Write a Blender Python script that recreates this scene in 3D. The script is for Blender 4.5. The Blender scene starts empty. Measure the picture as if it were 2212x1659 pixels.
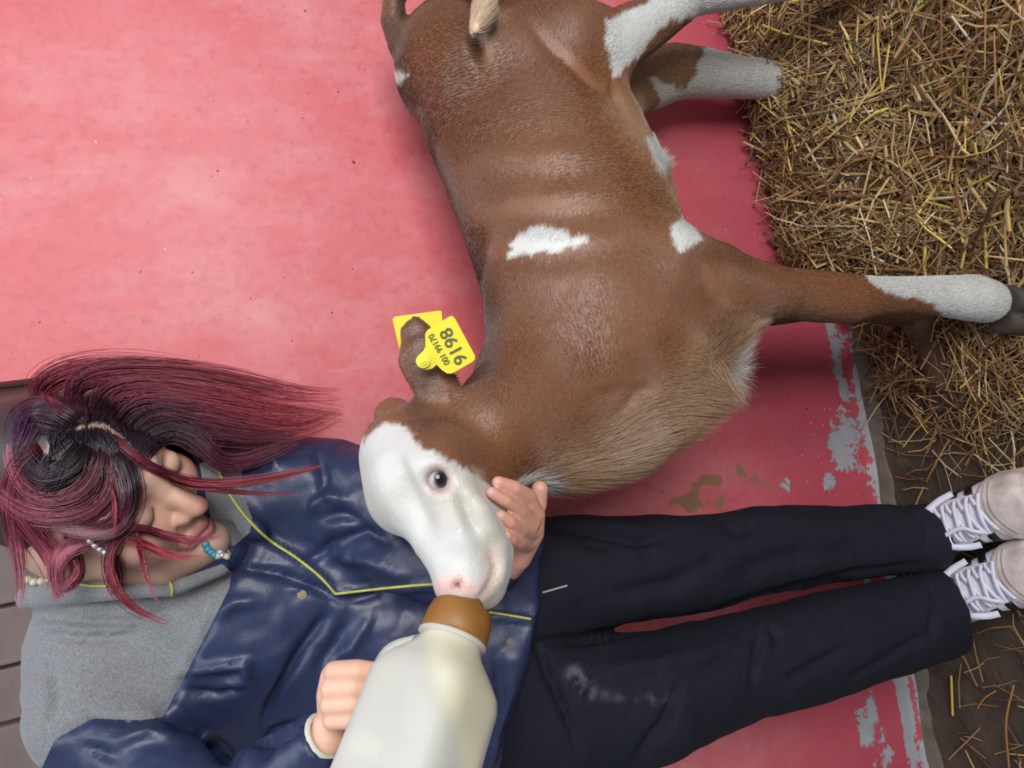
import bpy, math, random
import numpy as np
from mathutils import Vector, Matrix
from mathutils.bvhtree import BVHTree

random.seed(5); RNG = np.random.default_rng(5)
SC = bpy.context.scene
COL = SC.collection

def lin(r, g, b):
    out = []
    for c in (r, g, b):
        c /= 255.0
        out.append(c / 12.92 if c <= 0.04045 else ((c + 0.055) / 1.055) ** 2.4)
    return np.array(out)

# ------------------------------------------------------------------ camera
FPX, CAM_H = 1500.0, 1.05
PITCH, ROLL, YAW = math.radians(20), math.radians(8.7), math.radians(1.8)
_h = np.array([math.sin(YAW), math.cos(YAW), 0]); _r = np.array([math.cos(YAW), -math.sin(YAW), 0]); _z = np.array([0, 0, 1.0])
FWD = math.cos(PITCH) * _h - math.sin(PITCH) * _z
DWN = -math.sin(PITCH) * _h - math.cos(PITCH) * _z
UX = math.cos(ROLL) * DWN - math.sin(ROLL) * _r
VX = -math.sin(ROLL) * DWN - math.cos(ROLL) * _r
CAM = np.array([0, 0, CAM_H])
cam_data = bpy.data.cameras.new('camera'); cam = bpy.data.objects.new('camera', cam_data); COL.objects.link(cam)
cam_data.sensor_fit = 'HORIZONTAL'; cam_data.sensor_width = 36.0; cam_data.lens = 36.0 * FPX / 2212.0
cam_data.clip_start = 0.02
m = Matrix.Identity(4)
for i in range(3):
    m[i][0] = UX[i]; m[i][1] = -VX[i]; m[i][2] = -FWD[i]; m[i][3] = CAM[i]
cam.matrix_world = m
SC.camera = cam

# ------------------------------------------------------------------ light
w = bpy.data.worlds.new('barn_daylight'); SC.world = w; w.use_nodes = True
w.node_tree.nodes['Background'].inputs[0].default_value = (0.80, 0.90, 1.0, 1)
w.node_tree.nodes['Background'].inputs[1].default_value = 0.30

def area(name, loc, target, sx, sy, power, col):
    d = bpy.data.lights.new(name, 'AREA'); d.shape = 'RECTANGLE'; d.size = sx; d.size_y = sy; d.energy = power; d.color = col
    o = bpy.data.objects.new(name, d); COL.objects.link(o); o.location = loc
    o.rotation_euler = (Vector(target) - Vector(loc)).to_track_quat('-Z', 'Y').to_euler()
    return o
area('open_barn_door_daylight', (1.1, -1.7, 1.38), (0, 0.8, 0.85), 1.3, 1.2, 64, (1.0, 0.98, 0.95))
area('roof_skylight', (0.6, -0.3, 3.2), (0.3, 0.8, 0.3), 1.2, 2.4, 38, (0.88, 0.94, 1.0))
SC.view_settings.view_transform = 'Standard'; SC.view_settings.look = 'None'
SC.view_settings.gamma = 1.0; SC.view_settings.use_curve_mapping = False
SC.view_settings.exposure = 0.0

# ------------------------------------------------------------------ projection helpers
def ray(u, v): return FWD + (u - 1106) / FPX * UX + (v - 829.5) / FPX * VX
def py(u, v, y):
    r = ray(u, v); return CAM + r * (y / r[1])
def pz(u, v, z):
    r = ray(u, v); return CAM + r * ((z - CAM_H) / r[2])
def dep(P): return (np.asarray(P) - CAM) @ FWD
def px(V):
    q = np.asarray(V) - CAM; t = q @ FWD
    return np.stack([1106 + FPX * (q @ UX) / t, 829.5 + FPX * (q @ VX) / t], -1)
def pr(u, v, y, r):
    P = py(u, v, y); return P, r * dep(P) / FPX

# ------------------------------------------------------------------ noise
def vnoise(P, freq, seed=0):
    P = np.asarray(P, dtype=np.float64) * freq + seed * 17.13
    i = np.floor(P).astype(np.int64); f = P - i; f = f * f * (3 - 2 * f)
    def hsh(a):
        n = (a[..., 0] * 374761393 + a[..., 1] * 668265263 + a[..., 2] * 2147483647 + seed * 1274126177) & 0xffffffff
        n = ((n ^ (n >> 13)) * 1274126177) & 0xffffffff
        return ((n ^ (n >> 16)) & 0xffff) / 65535.0
    out = 0
    for dx in (0, 1):
        for dy in (0, 1):
            for dz in (0, 1):
                wgt = (f[..., 0] if dx else 1 - f[..., 0]) * (f[..., 1] if dy else 1 - f[..., 1]) * (f[..., 2] if dz else 1 - f[..., 2])
                out = out + wgt * hsh(i + np.array([dx, dy, dz]))
    return out * 2 - 1
def fbm(P, freq, seed=0, octv=3):
    s = 0; a = 1.0
    for k in range(octv):
        s = s + a * vnoise(P, freq * 2 ** k, seed + k); a *= 0.5
    return s
def sstep(a, b, x):
    t = np.clip((x - a) / (b - a), 0, 1); return t * t * (3 - 2 * t)

# ------------------------------------------------------------------ signed distance modelling
class Field:
    def __init__(s, lo, hi, h):
        s.lo = np.array(lo, float); s.h = h
        s.n = np.ceil((np.array(hi, float) - s.lo) / h).astype(int) + 1
        s.D = np.full(s.n, 0.2, np.float32)
    def sub(s, bl, bh):
        a = np.clip(np.floor((bl - s.lo) / s.h).astype(int), 0, s.n); b = np.clip(np.ceil((bh - s.lo) / s.h).astype(int) + 1, 0, s.n)
        if (b <= a).any(): return None
        g = [(s.lo[i] + s.h * np.arange(a[i], b[i])).astype(np.float32) for i in range(3)]
        return (slice(a[0], b[0]), slice(a[1], b[1]), slice(a[2], b[2])), g[0][:, None, None], g[1][None, :, None], g[2][None, None, :]
    def apply(s, sl, d, k, sub=False):
        D = s.D[sl]
        if sub:
            d = -d
            hh = np.clip(0.5 - 0.5 * (d - D) / k, 0, 1) if k > 0 else None
            s.D[sl] = np.maximum(D, d) if k <= 0 else (d * (1 - hh) + D * hh + k * hh * (1 - hh)).astype(np.float32)
        else:
            hh = np.clip(0.5 + 0.5 * (d - D) / k, 0, 1)
            s.D[sl] = (d * (1 - hh) + D * hh - k * hh * (1 - hh)).astype(np.float32)
    def chain(s, pts, k=0.01, sq=None, clip=None, sub=False):
        P = np.array([p[0] for p in pts], float); R = np.array([p[1] for p in pts], float)
        mg = R.max() * 1.05 + k + 3 * s.h
        q = s.sub(P.min(0) - mg, P.max(0) + mg)
        if q is None: return
        sl, X, Y, Z = q; d = None
        for i in range(max(1, len(P) - 1)):
            a = P[i]; b = P[min(i + 1, len(P) - 1)]; ba = b - a; L = max(float(ba @ ba), 1e-12)
            t = np.clip(((X - a[0]) * ba[0] + (Y - a[1]) * ba[1] + (Z - a[2]) * ba[2]) / L, 0, 1)
            qx = X - a[0] - t * ba[0]; qy = Y - a[1] - t * ba[1]; qz = Z - a[2] - t * ba[2]
            rr = R[i] + (R[min(i + 1, len(P) - 1)] - R[i]) * t
            l2 = qx * qx + qy * qy + qz * qz
            if sq is not None:
                nvec, fac = sq
                c = qx * nvec[0] + qy * nvec[1] + qz * nvec[2]
                l2 = l2 + c * c * (1 / fac ** 2 - 1)
                di = (np.sqrt(l2) - rr) * min(fac * 1.3, 1)
            else:
                di = np.sqrt(l2) - rr
            d = di if d is None else np.minimum(d, di)
        if clip is not None:
            for cq, cn in clip:
                d = np.maximum(d, (X - cq[0]) * cn[0] + (Y - cq[1]) * cn[1] + (Z - cq[2]) * cn[2])
        s.apply(sl, d, k, sub)
    def ell(s, c, r, k=0.01, axes=None, sub=False):
        c = np.array(c, float); r = np.array(r, float); mg = r.max() + k + 3 * s.h
        q = s.sub(c - mg, c + mg)
        if q is None: return
        sl, X, Y, Z = q; A = np.eye(3) if axes is None else np.array(axes, float)
        k0 = 0; k1 = 0
        for i in range(3):
            e = (X - c[0]) * A[i][0] + (Y - c[1]) * A[i][1] + (Z - c[2]) * A[i][2]
            k0 = k0 + (e / r[i]) ** 2; k1 = k1 + (e / r[i] ** 2) ** 2
        k0 = np.sqrt(k0); d = k0 * (k0 - 1) / np.maximum(np.sqrt(k1), 1e-6)
        s.apply(sl, d, k, sub)
    def mesh(s):
        D = s.D; ins = D < 0
        c = np.zeros(np.array(D.shape) - 1, np.uint8)
        for dx in (0, 1):
            for dy in (0, 1):
                for dz in (0, 1):
                    c += ins[dx:D.shape[0] - 1 + dx, dy:D.shape[1] - 1 + dy, dz:D.shape[2] - 1 + dz]
        act = (c > 0) & (c < 8); idx = np.argwhere(act)
        vid = np.full(act.shape, -1, np.int32); vid[act] = np.arange(len(idx))
        acc = np.zeros((len(idx), 3)); cnt = np.zeros(len(idx))
        for ax in range(3):
            for o1 in (0, 1):
                for o2 in (0, 1):
                    o = np.zeros(3, int); o[(ax + 1) % 3] = o1; o[(ax + 2) % 3] = o2; e = o.copy(); e[ax] = 1
                    a = idx + o; b = idx + e
                    va = D[a[:, 0], a[:, 1], a[:, 2]]; vb = D[b[:, 0], b[:, 1], b[:, 2]]
                    cr = (va < 0) != (vb < 0)
                    t = np.where(cr, va / np.where(cr, va - vb, 1), 0)
                    pos = o[None, :] + t[:, None] * (e - o)[None, :]
                    acc[cr] += pos[cr]; cnt[cr] += 1
        V = s.lo + s.h * (idx + acc / cnt[:, None])
        F = []
        for ax in range(3):
            b, cc = (ax + 1) % 3, (ax + 2) % 3
            s0 = [slice(None)] * 3; s1 = [slice(None)] * 3
            s0[ax] = slice(0, -1); s1[ax] = slice(1, None)
            A = ins[tuple(s0)]; B = ins[tuple(s1)]
            e = np.argwhere(A != B)
            ok = (e[:, b] >= 1) & (e[:, cc] >= 1) & (e[:, b] < act.shape[b]) & (e[:, cc] < act.shape[cc])
            e = e[ok]
            def cell(ob, oc):
                q = e.copy(); q[:, b] += ob; q[:, cc] += oc
                return vid[q[:, 0], q[:, 1], q[:, 2]]
            quad = np.stack([cell(-1, -1), cell(0, -1), cell(0, 0), cell(-1, 0)], 1)
            flip = ~A[e[:, 0], e[:, 1], e[:, 2]]
            quad[flip] = quad[flip][:, ::-1]
            F.append(quad)
        return V, np.concatenate(F)

def vnormals(V, F):
    n = np.cross(V[F[:, 2]] - V[F[:, 0]], V[F[:, -1]] - V[F[:, 1]])
    N = np.zeros_like(V)
    for i in range(F.shape[1]): np.add.at(N, F[:, i], n)
    return N / np.maximum(np.linalg.norm(N, axis=1, keepdims=True), 1e-12)

def seg_dist(Q, poly, closed=False):
    """pixel distance of Q to a polyline, plus position along it 0..1"""
    poly = np.array(poly, float); best = np.full(len(Q), 1e9); par = np.zeros(len(Q)); n = len(poly) - 1
    for i in range(n):
        a, b = poly[i], poly[i + 1]; ba = b - a
        t = np.clip(((Q - a) @ ba) / max(ba @ ba, 1e-9), 0, 1)
        d = np.linalg.norm(Q - a - t[:, None] * ba, axis=1)
        up = d < best; best[up] = d[up]; par[up] = (i + t[up]) / n
    return best, par
def inside(Q, poly):
    poly = np.array(poly, float); c = np.zeros(len(Q), bool); j = len(poly) - 1
    for i in range(len(poly)):
        xi, yi = poly[i]; xj, yj = poly[j]
        cond = ((yi > Q[:, 1]) != (yj > Q[:, 1])) & (Q[:, 0] < (xj - xi) * (Q[:, 1] - yi) / (yj - yi + 1e-12) + xi)
        c ^= cond; j = i
    return c
def poly_soft(Q, poly, w_):
    d, _ = seg_dist(Q, list(poly) + [poly[0]]); ins_ = inside(Q, poly)
    return sstep(-w_, w_, np.where(ins_, d, -d))
def crease(V, N, Q, poly, sig, depth, taper=True):
    d, t = seg_dist(Q, poly)
    wgt = np.exp(-(d / sig) ** 2) * (np.einsum('ij,ij->i', N, V - CAM) < 0)
    if taper: wgt = wgt * np.sqrt(np.clip(np.sin(np.pi * np.clip(t, 0.02, 0.98)), 0, 1))
    V += N * (depth * wgt)[:, None]

# ------------------------------------------------------------------ objects
ORG = {}
def props(o, label=None, cat=None, kind=None, group=None):
    if label: o['label'] = label
    if cat: o['category'] = cat
    if kind: o['kind'] = kind
    if group: o['group'] = group
    return o
def link(o, parent, org):
    COL.objects.link(o); org = np.array(org, float)
    o.parent = parent
    o.location = Vector(org - (ORG[parent.name] if parent else 0)); ORG[o.name] = org
def empty(name, loc):
    o = bpy.data.objects.new(name, None); o.empty_display_size = 0.05; link(o, None, loc); return o
def make(name, V, F, mat, parent=None, col=None, smooth=True, org=None, **kw):
    V = np.asarray(V, float); F = np.asarray(F)
    org = V.mean(0) if org is None else np.asarray(org, float)
    me = bpy.data.meshes.new(name)
    me.vertices.add(len(V)); me.vertices.foreach_set('co', (V - org).astype(np.float32).ravel())
    k = F.shape[1]
    me.loops.add(F.size); me.loops.foreach_set('vertex_index', F.astype(np.int32).ravel())
    me.polygons.add(len(F)); me.polygons.foreach_set('loop_start', np.arange(0, F.size, k, dtype=np.int32))
    me.polygons.foreach_set('use_smooth', np.full(len(F), smooth))
    me.update(calc_edges=True); me.validate()
    if col is not None:
        at = me.color_attributes.new('col', 'FLOAT_COLOR', 'POINT')
        c4 = np.ones((len(V), 4), np.float32); c4[:, :3] = col; at.data.foreach_set('color', c4.ravel())
    me.materials.append(mat)
    o = bpy.data.objects.new(name, me); link(o, parent, org); props(o, **kw)
    return o
def tubes(S, R, sides=3):
    """S (n,p,3) strands, R (n,p) radii -> one mesh"""
    S = np.asarray(S, float); n, p, _ = S.shape; R = np.broadcast_to(np.asarray(R, float), (n, p))
    T = np.gradient(S, axis=1); T /= np.maximum(np.linalg.norm(T, axis=2, keepdims=True), 1e-9)
    ref = np.zeros_like(T); ref[...] = np.array([0.31, 0.87, 0.38]); ref /= np.linalg.norm(ref[0, 0])
    A = np.cross(T, ref); A /= np.maximum(np.linalg.norm(A, axis=2, keepdims=True), 1e-9); B = np.cross(T, A)
    ang = np.arange(sides) * 2 * np.pi / sides
    V = S[:, :, None, :] + R[:, :, None, None] * (np.cos(ang)[None, None, :, None] * A[:, :, None, :] + np.sin(ang)[None, None, :, None] * B[:, :, None, :])
    i = np.arange(n)[:, None, None]; j = np.arange(p - 1)[None, :, None]; k = np.arange(sides)[None, None, :]; k2 = (k + 1) % sides
    b = lambda i, j, k: (i * p + j) * sides + k
    F = np.stack(np.broadcast_arrays(b(i, j, k), b(i, j, k2), b(i, j + 1, k2), b(i, j + 1, k)), -1).reshape(-1, 4)
    return V.reshape(-1, 3), F
def spline(P, n):
    """Catmull-Rom resample of a polyline, any dimension"""
    P = np.asarray(P, float); m_ = len(P); Q = np.vstack([2 * P[0] - P[1], P, 2 * P[-1] - P[-2]])
    s = np.linspace(0, m_ - 1 - 1e-6, n); i = s.astype(int); t = (s - i)[:, None]
    a, b, c, d = Q[i], Q[i + 1], Q[i + 2], Q[i + 3]
    return 0.5 * (2 * b + (c - a) * t + (2 * a - 5 * b + 4 * c - d) * t ** 2 + (3 * b - a - 3 * c + d) * t ** 3)
def box(lo, hi):
    lo, hi = np.array(lo, float), np.array(hi, float)
    V = np.array([[(lo, hi)[i][0], (lo, hi)[j][1], (lo, hi)[k][2]] for i in (0, 1) for j in (0, 1) for k in (0, 1)])
    F = np.array([[0, 1, 3, 2], [4, 6, 7, 5], [0, 4, 5, 1], [2, 3, 7, 6], [0, 2, 6, 4], [1, 5, 7, 3]])
    return V, F
def merge(parts):
    V = []; F = []; n = 0
    for v, f in parts: V.append(v); F.append(np.asarray(f) + n); n += len(v)
    return np.concatenate(V), np.concatenate(F)
def sphere(c, r, nu=20, nv=12, axes=None):
    th = np.linspace(0, np.pi, nv + 1); ph = np.arange(nu) * 2 * np.pi / nu
    L = np.stack([np.sin(th)[:, None] * np.cos(ph), np.sin(th)[:, None] * np.sin(ph), np.broadcast_to(np.cos(th)[:, None], (nv + 1, nu))], -1).reshape(-1, 3) * np.array(r)
    V = np.array(c) + (L if axes is None else L @ np.array(axes))
    F = [[i * nu + j, (i + 1) * nu + j, (i + 1) * nu + (j + 1) % nu, i * nu + (j + 1) % nu] for i in range(nv) for j in range(nu)]
    return V, np.array(F)
def prism(P, nrm, th):
    """planar outline P (n,3) extruded by th along -nrm, as fan tris"""
    P = np.asarray(P, float); n = len(P); B = P - np.asarray(nrm) * th; c0 = P.mean(0); c1 = B.mean(0)
    V = np.vstack([P, B, c0, c1]); F = []
    for i in range(n):
        j = (i + 1) % n
        F += [[2 * n, i, j], [2 * n + 1, n + j, n + i], [i, n + i, n + j], [i, n + j, j]]
    return V, np.array(F)
def bvh(V, F): return BVHTree.FromPolygons([tuple(v) for v in V], [tuple(int(i) for i in f) for f in F])
def hit(tree, u, v):
    r = ray(u, v); L = np.linalg.norm(r)
    h_ = tree.ray_cast(Vector(CAM), Vector(r / L))
    return (np.array(h_[0]), np.array(h_[1])) if h_[0] is not None else (None, None)

# ------------------------------------------------------------------ materials
def material(name, col=(0.5, 0.5, 0.5), rough=0.6, attr=None, noise=None, bump=None, **kw):
    mt = bpy.data.materials.new(name); mt.use_nodes = True; nt = mt.node_tree; N = nt.nodes; L = nt.links
    b = N['Principled BSDF']; b.inputs['Roughness'].default_value = rough
    for k_, v_ in kw.items(): b.inputs[k_].default_value = v_
    tc = N.new('ShaderNodeTexCoord')
    if attr:
        a = N.new('ShaderNodeAttribute'); a.attribute_name = attr; src = a.outputs['Color']
    else:
        rgb = N.new('ShaderNodeRGB'); rgb.outputs[0].default_value = (*col, 1); src = rgb.outputs[0]
    if noise:
        sc_, lo_, hi_ = noise
        n_ = N.new('ShaderNodeTexNoise'); n_.inputs['Scale'].default_value = sc_; n_.inputs['Detail'].default_value = 6
        L.new(tc.outputs['Object'], n_.inputs['Vector'])
        mr = N.new('ShaderNodeMapRange'); mr.inputs[1].default_value = 0.25; mr.inputs[2].default_value = 0.75; mr.inputs[3].default_value = lo_; mr.inputs[4].default_value = hi_
        L.new(n_.outputs[0], mr.inputs[0])
        mx = N.new('ShaderNodeVectorMath'); mx.operation = 'SCALE'; L.new(src, mx.inputs[0]); L.new(mr.outputs[0], mx.inputs['Scale']); src = mx.outputs[0]
    L.new(src, b.inputs['Base Color'])
    if bump:
        last = None
        for sc_, st_, dist_ in bump:
            n_ = N.new('ShaderNodeTexNoise'); n_.inputs['Scale'].default_value = sc_; n_.inputs['Detail'].default_value = 4
            L.new(tc.outputs['Object'], n_.inputs['Vector'])
            bp = N.new('ShaderNodeBump'); bp.inputs['Strength'].default_value = st_; bp.inputs['Distance'].default_value = dist_
            L.new(n_.outputs[0], bp.inputs['Height'])
            if last: L.new(last, bp.inputs['Normal'])
            last = bp.outputs[0]
        L.new(last, b.inputs['Normal'])
    return mt

# ================================================================== STRUCTURE
def wall_material():
    mt = bpy.data.materials.new('red_painted_plaster'); mt.use_nodes = True; nt = mt.node_tree; N = nt.nodes; L = nt.links; b = N['Principled BSDF']
    tc = N.new('ShaderNodeTexCoord'); at = N.new('ShaderNodeAttribute'); at.attribute_name = 'col'
    sep = N.new('ShaderNodeSeparateColor'); L.new(at.outputs['Color'], sep.inputs[0])
    def noise(sc, det=8, rough=0.6, stretch=None):
        n = N.new('ShaderNodeTexNoise'); n.inputs['Scale'].default_value = sc; n.inputs['Detail'].default_value = det; n.inputs['Roughness'].default_value = rough
        if stretch:
            mp = N.new('ShaderNodeMapping'); mp.inputs['Scale'].default_value = stretch; L.new(tc.outputs['Object'], mp.inputs[0]); L.new(mp.outputs[0], n.inputs['Vector'])
        else: L.new(tc.outputs['Object'], n.inputs['Vector'])
        return n.outputs[0]
    def rng(src, a, b_, c=0.0, d=1.0):
        r = N.new('ShaderNodeMapRange'); r.inputs[1].default_value = a; r.inputs[2].default_value = b_; r.inputs[3].default_value = c; r.inputs[4].default_value = d; L.new(src, r.inputs[0]); return r.outputs[0]
    def mix(fac, a, b_):
        x = N.new('ShaderNodeMix'); x.data_type = 'RGBA'
        L.new(fac, x.inputs[0])
        for sock, val in ((x.inputs[6], a), (x.inputs[7], b_)):
            if hasattr(val, 'links'): L.new(val, sock)
            else: sock.default_value = (*val, 1)
        return x.outputs[2]
    def math_(op, a, b_):
        x = N.new('ShaderNodeMath'); x.operation = op
        for s_, v_ in ((x.inputs[0], a), (x.inputs[1], b_)):
            if hasattr(v_, 'links'): L.new(v_, s_)
            else: s_.default_value = v_
        return x.outputs[0]
    base = mix(rng(noise(3.0, 5), 0.3, 0.7), lin(208, 90, 97), lin(216, 116, 121))
    base = mix(rng(noise(9.0, 7, 0.65, (1, 1, 0.55)), 0.45, 0.75, 0, 0.7), base, lin(224, 154, 157))
    base = mix(rng(noise(70, 3), 0.5, 0.8, 0, 0.35), base, lin(165, 62, 72))
    base = mix(rng(noise(22, 8, 0.7), 0.55, 0.72, 0, 0.35), base, lin(216, 150, 156))
    # rubbed pale scratches
    base = mix(rng(noise(60, 2, 0.5, (1, 1, 0.12)), 0.68, 0.78, 0, 0.12), base, lin(235, 180, 180))
    # bottom zone painted deeper, for light falling off toward the floor
    base = mix(sep.outputs[2], base, lin(182, 74, 92))
    # mud
    mudm = rng(math_('ADD', math_('MULTIPLY', noise(38, 8, 0.7), 1.0), math_('MULTIPLY', sep.outputs[1], 0.6)), 0.82, 0.92)
    base = mix(mudm, base, lin(150, 112, 88))
    # chipped to grey plaster
    chipn = math_('ADD', math_('ADD', math_('MULTIPLY', noise(26, 9, 0.78), 1.1), math_('MULTIPLY', noise(120, 6, 0.7), 0.5)), math_('MULTIPLY', sep.outputs[0], 0.50))
    chip = rng(chipn, 1.10, 1.13)
    base = mix(chip, base, mix(noise(20), lin(150, 150, 156), lin(178, 180, 186)))
    # sparse white specks
    sp = rng(math_('ADD', noise(150, 2, 0.5), math_('MULTIPLY', sep.outputs[2], 0.055)), 0.775, 0.80)
    base = mix(sp, base, lin(222, 200, 200))
    dk = rng(noise(110, 1, 0.4, (1, 1.7, 1)), 0.20, 0.18)
    base = mix(dk, base, lin(120, 40, 50))
    L.new(base, b.inputs['Base Color']); b.inputs['Roughness'].default_value = 0.42; b.inputs['Specular IOR Level'].default_value = 0.35
    bp = N.new('ShaderNodeBump'); bp.inputs['Strength'].default_value = 0.5; bp.inputs['Distance'].default_value = 0.0015
    L.new(math_('SUBTRACT', math_('MULTIPLY', noise(14, 5), 0.8), chip), bp.inputs['Height']); L.new(bp.outputs[0], b.inputs['Normal'])
    return mt

WALL_Y = 1.0; HX = 0.128; HZ = 1.13
gx = np.arange(-1.4, 1.4, 0.008); gz = np.arange(-0.04, 2.0, 0.008)
gx[np.argmin(abs(gx - HX))] = HX; gz[np.argmin(abs(gz - HZ))] = HZ
X, Zg = np.meshgrid(gx, gz, indexing='ij')
P = np.stack([X, np.full_like(X, WALL_Y), Zg], -1).reshape(-1, 3)
bul = fbm(P, 2.2, 3, 2) * 0.004
foot = sstep(0.03, -0.01, P[:, 2])
P[:, 1] += bul - foot * 0.012
ni, nj = X.shape
I, J = np.meshgrid(np.arange(ni - 1), np.arange(nj - 1), indexing='ij')
F = np.stack([I * nj + J, (I + 1) * nj + J, (I + 1) * nj + J + 1, I * nj + J + 1], -1).reshape(-1, 4)
cx = P[F].mean(1); F = F[~((cx[:, 0] < HX) & (cx[:, 2] > HZ))]
# wall masks: R chip, G mud, B painted light falloff
Qw = px(P) + np.stack([fbm(P, 30, 71, 4) * 20 + fbm(P, 8, 73, 2) * 16, fbm(P, 30, 75, 4) * 26 + fbm(P, 8, 77, 2) * 26], -1)
wx, wz = P[:, 0], P[:, 2]
edge = sstep(0.034, 0.006, wz + 0.012 * fbm(P, 12, 5)) * 0.95
band = np.exp(-((wz - 0.052 - 0.022 * vnoise(P * [1, 0, 0], 5, 9)) / 0.016) ** 2) * (0.50 + 0.55 * vnoise(P * [1, 0, 0.2], 5, 8)) * (wx < 0.06)
for (u, v, su, sv, a) in [(1800, 770, 20, 60, .55), (1815, 860, 18, 60, .6), (1812, 960, 34, 60, .62), (1830, 1000, 26, 60, .5), (1800, 1065, 22, 40, .6), (1795, 1050, 18, 40, .5), (1700, 1035, 16, 22, .75), (1880, 1560, 26, 70, .62), (1905, 1640, 20, 50, .6), (1880, 830, 12, 90, .4), (1985, 1600, 14, 60, .4), (1895, 1000, 8, 90, .5)]:
    band = np.maximum(band, a * np.exp(-((Qw[:, 0] - u) / su) ** 2 - ((Qw[:, 1] - v) / sv) ** 2))
band = np.maximum(band, .16 * sstep(.13, .03, wz) * (1 + vnoise(P, 9, 91)))
chipm = np.clip(np.maximum(edge, band * 1.75), 0, 1)
mud = np.zeros(len(P))
for (u, v, su, sv, a) in [(1515, 1062, 95, 28, 1.0), (1640, 1035, 60, 20, .85), (1690, 1040, 20, 22, .6), (1650, 545, 50, 7, .8), (1560, 462, 45, 4, .9), (1590, 440, 25, 4, .7), (1450, 1075, 30, 25, .6), (430, 785, 40, 6, .5), (860, 830, 30, 20, .3)]:
    mud = np.maximum(mud, a * np.exp(-((Qw[:, 0] - u) / su) ** 2 - ((Qw[:, 1] - v) / sv) ** 2))
deep = sstep(0.62, 0.05, wz + 0.10 * fbm(P, 3, 4)) * 0.85
n0 = len(P)
# reveals of the hatch opening
rv = np.array([[HX, 1.0, HZ], [HX, 1.06, HZ], [HX, 1.06, 2.0], [HX, 1.0, 2.0], [-1.4, 1.0, HZ], [-1.4, 1.06, HZ]])
rf = np.array([[0, 3, 2, 1], [4, 0, 1, 5]]) + n0
wallcol = np.vstack([np.stack([chipm, mud, deep], -1), np.zeros((6, 3))])
wall = make('wall_back', np.vstack([P, rv]), np.vstack([F, rf]), wall_material(), col=wallcol, kind='structure', label='red painted plaster wall with worn chipped lower edge')

# wooden hatch boards in the opening
wood_a = material('dark_reddish_board', lin(112, 66, 66), 0.7, noise=(9, 0.75, 1.15), bump=[(60, 0.3, 0.002)])
wood_b = material('weathered_brown_board', lin(124, 108, 104), 0.75, noise=(14, 0.75, 1.15), bump=[(80, 0.35, 0.002)])
hatch = empty('door_1', (-0.3, 1.03, HZ)); props(hatch, kind='structure', label='dark brown wooden hatch of upright boards above the red wall')
gaps = [HX, py(0, 889, 1.03)[0]] + [py(0, v, 1.03)[0] for v in (1030, 1172, 1313, 1446, 1569)]
step = gaps[-2] - gaps[-1]
while gaps[-1] > -1.3: gaps.append(gaps[-1] - step)
for i in range(len(gaps) - 1):
    a, b = gaps[i + 1] + 0.0022, gaps[i] - 0.0022
    y0 = 1.03 + 0.004 * random.random()
    V1, F1 = box((a, y0, HZ + 0.001), (b, y0 + 0.024, 2.0))
    o = make('plank', V1, F1, wood_a if i == 0 else wood_b, hatch, smooth=False)
    bv = o.modifiers.new('bevel', 'BEVEL'); bv.width = 0.003; bv.segments = 2
    if i > 0:
        tz = 1.325 if i == 1 else 2.0
        V2, F2 = box((b - 0.004, y0 + 0.014, HZ + 0.001), (b + 0.010, y0 + 0.020, tz))
        make('batten', V2, F2, wood_a, hatch, smooth=False)

# ground
def ground_material():
    mt = material('dirty_concrete_ground', lin(74, 64, 54), 0.85, noise=(16, 0.55, 1.35), bump=[(40, 0.7, 0.006), (160, 0.5, 0.002)])
    return mt
gx = np.arange(-1.6, 1.6, 0.02); gy = np.arange(-1.2, 1.03, 0.02)
X, Yg = np.meshgrid(gx, gy, indexing='ij'); P = np.stack([X, Yg, np.zeros_like(X)], -1).reshape(-1, 3)
P[:, 2] = fbm(P, 6, 2, 3) * 0.004 - 0.004 + sstep(0.93, 1.0, P[:, 1]) * 0.006
ni, nj = X.shape; I, J = np.meshgrid(np.arange(ni - 1), np.arange(nj - 1), indexing='ij')
F = np.stack([I * nj + J, (I + 1) * nj + J, (I + 1) * nj + J + 1, I * nj + J + 1], -1).reshape(-1, 4)
make('floor', P, F, ground_material(), kind='structure', label='dark dirty concrete floor at the foot of the red wall')
# concrete footing along the wall
xs = np.arange(-1.4, 0.42, 0.02); prof = [(0.966, -0.008), (0.970, 0.001), (0.980, 0.006), (0.992, 0.010), (1.004, 0.012)]
V1 = np.array([[x, y + 0.006 * vnoise(np.array([x, y, 0]), 25, 1), z * (1 + 0.35 * vnoise(np.array([x, y, 1]), 18, 2))] for x in xs for y, z in prof])
k = len(prof); F1 = np.array([[i * k + j, (i + 1) * k + j, (i + 1) * k + j + 1, i * k + j + 1] for i in range(len(xs) - 1) for j in range(k - 1)])
make('trim_1', V1, F1, material('rough_grey_footing', lin(112, 102, 92), 0.85, noise=(26, 0.55, 1.25), bump=[(70, 0.7, 0.004)]), kind='structure', label='rough grey concrete footing along the base of the red wall')

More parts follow.
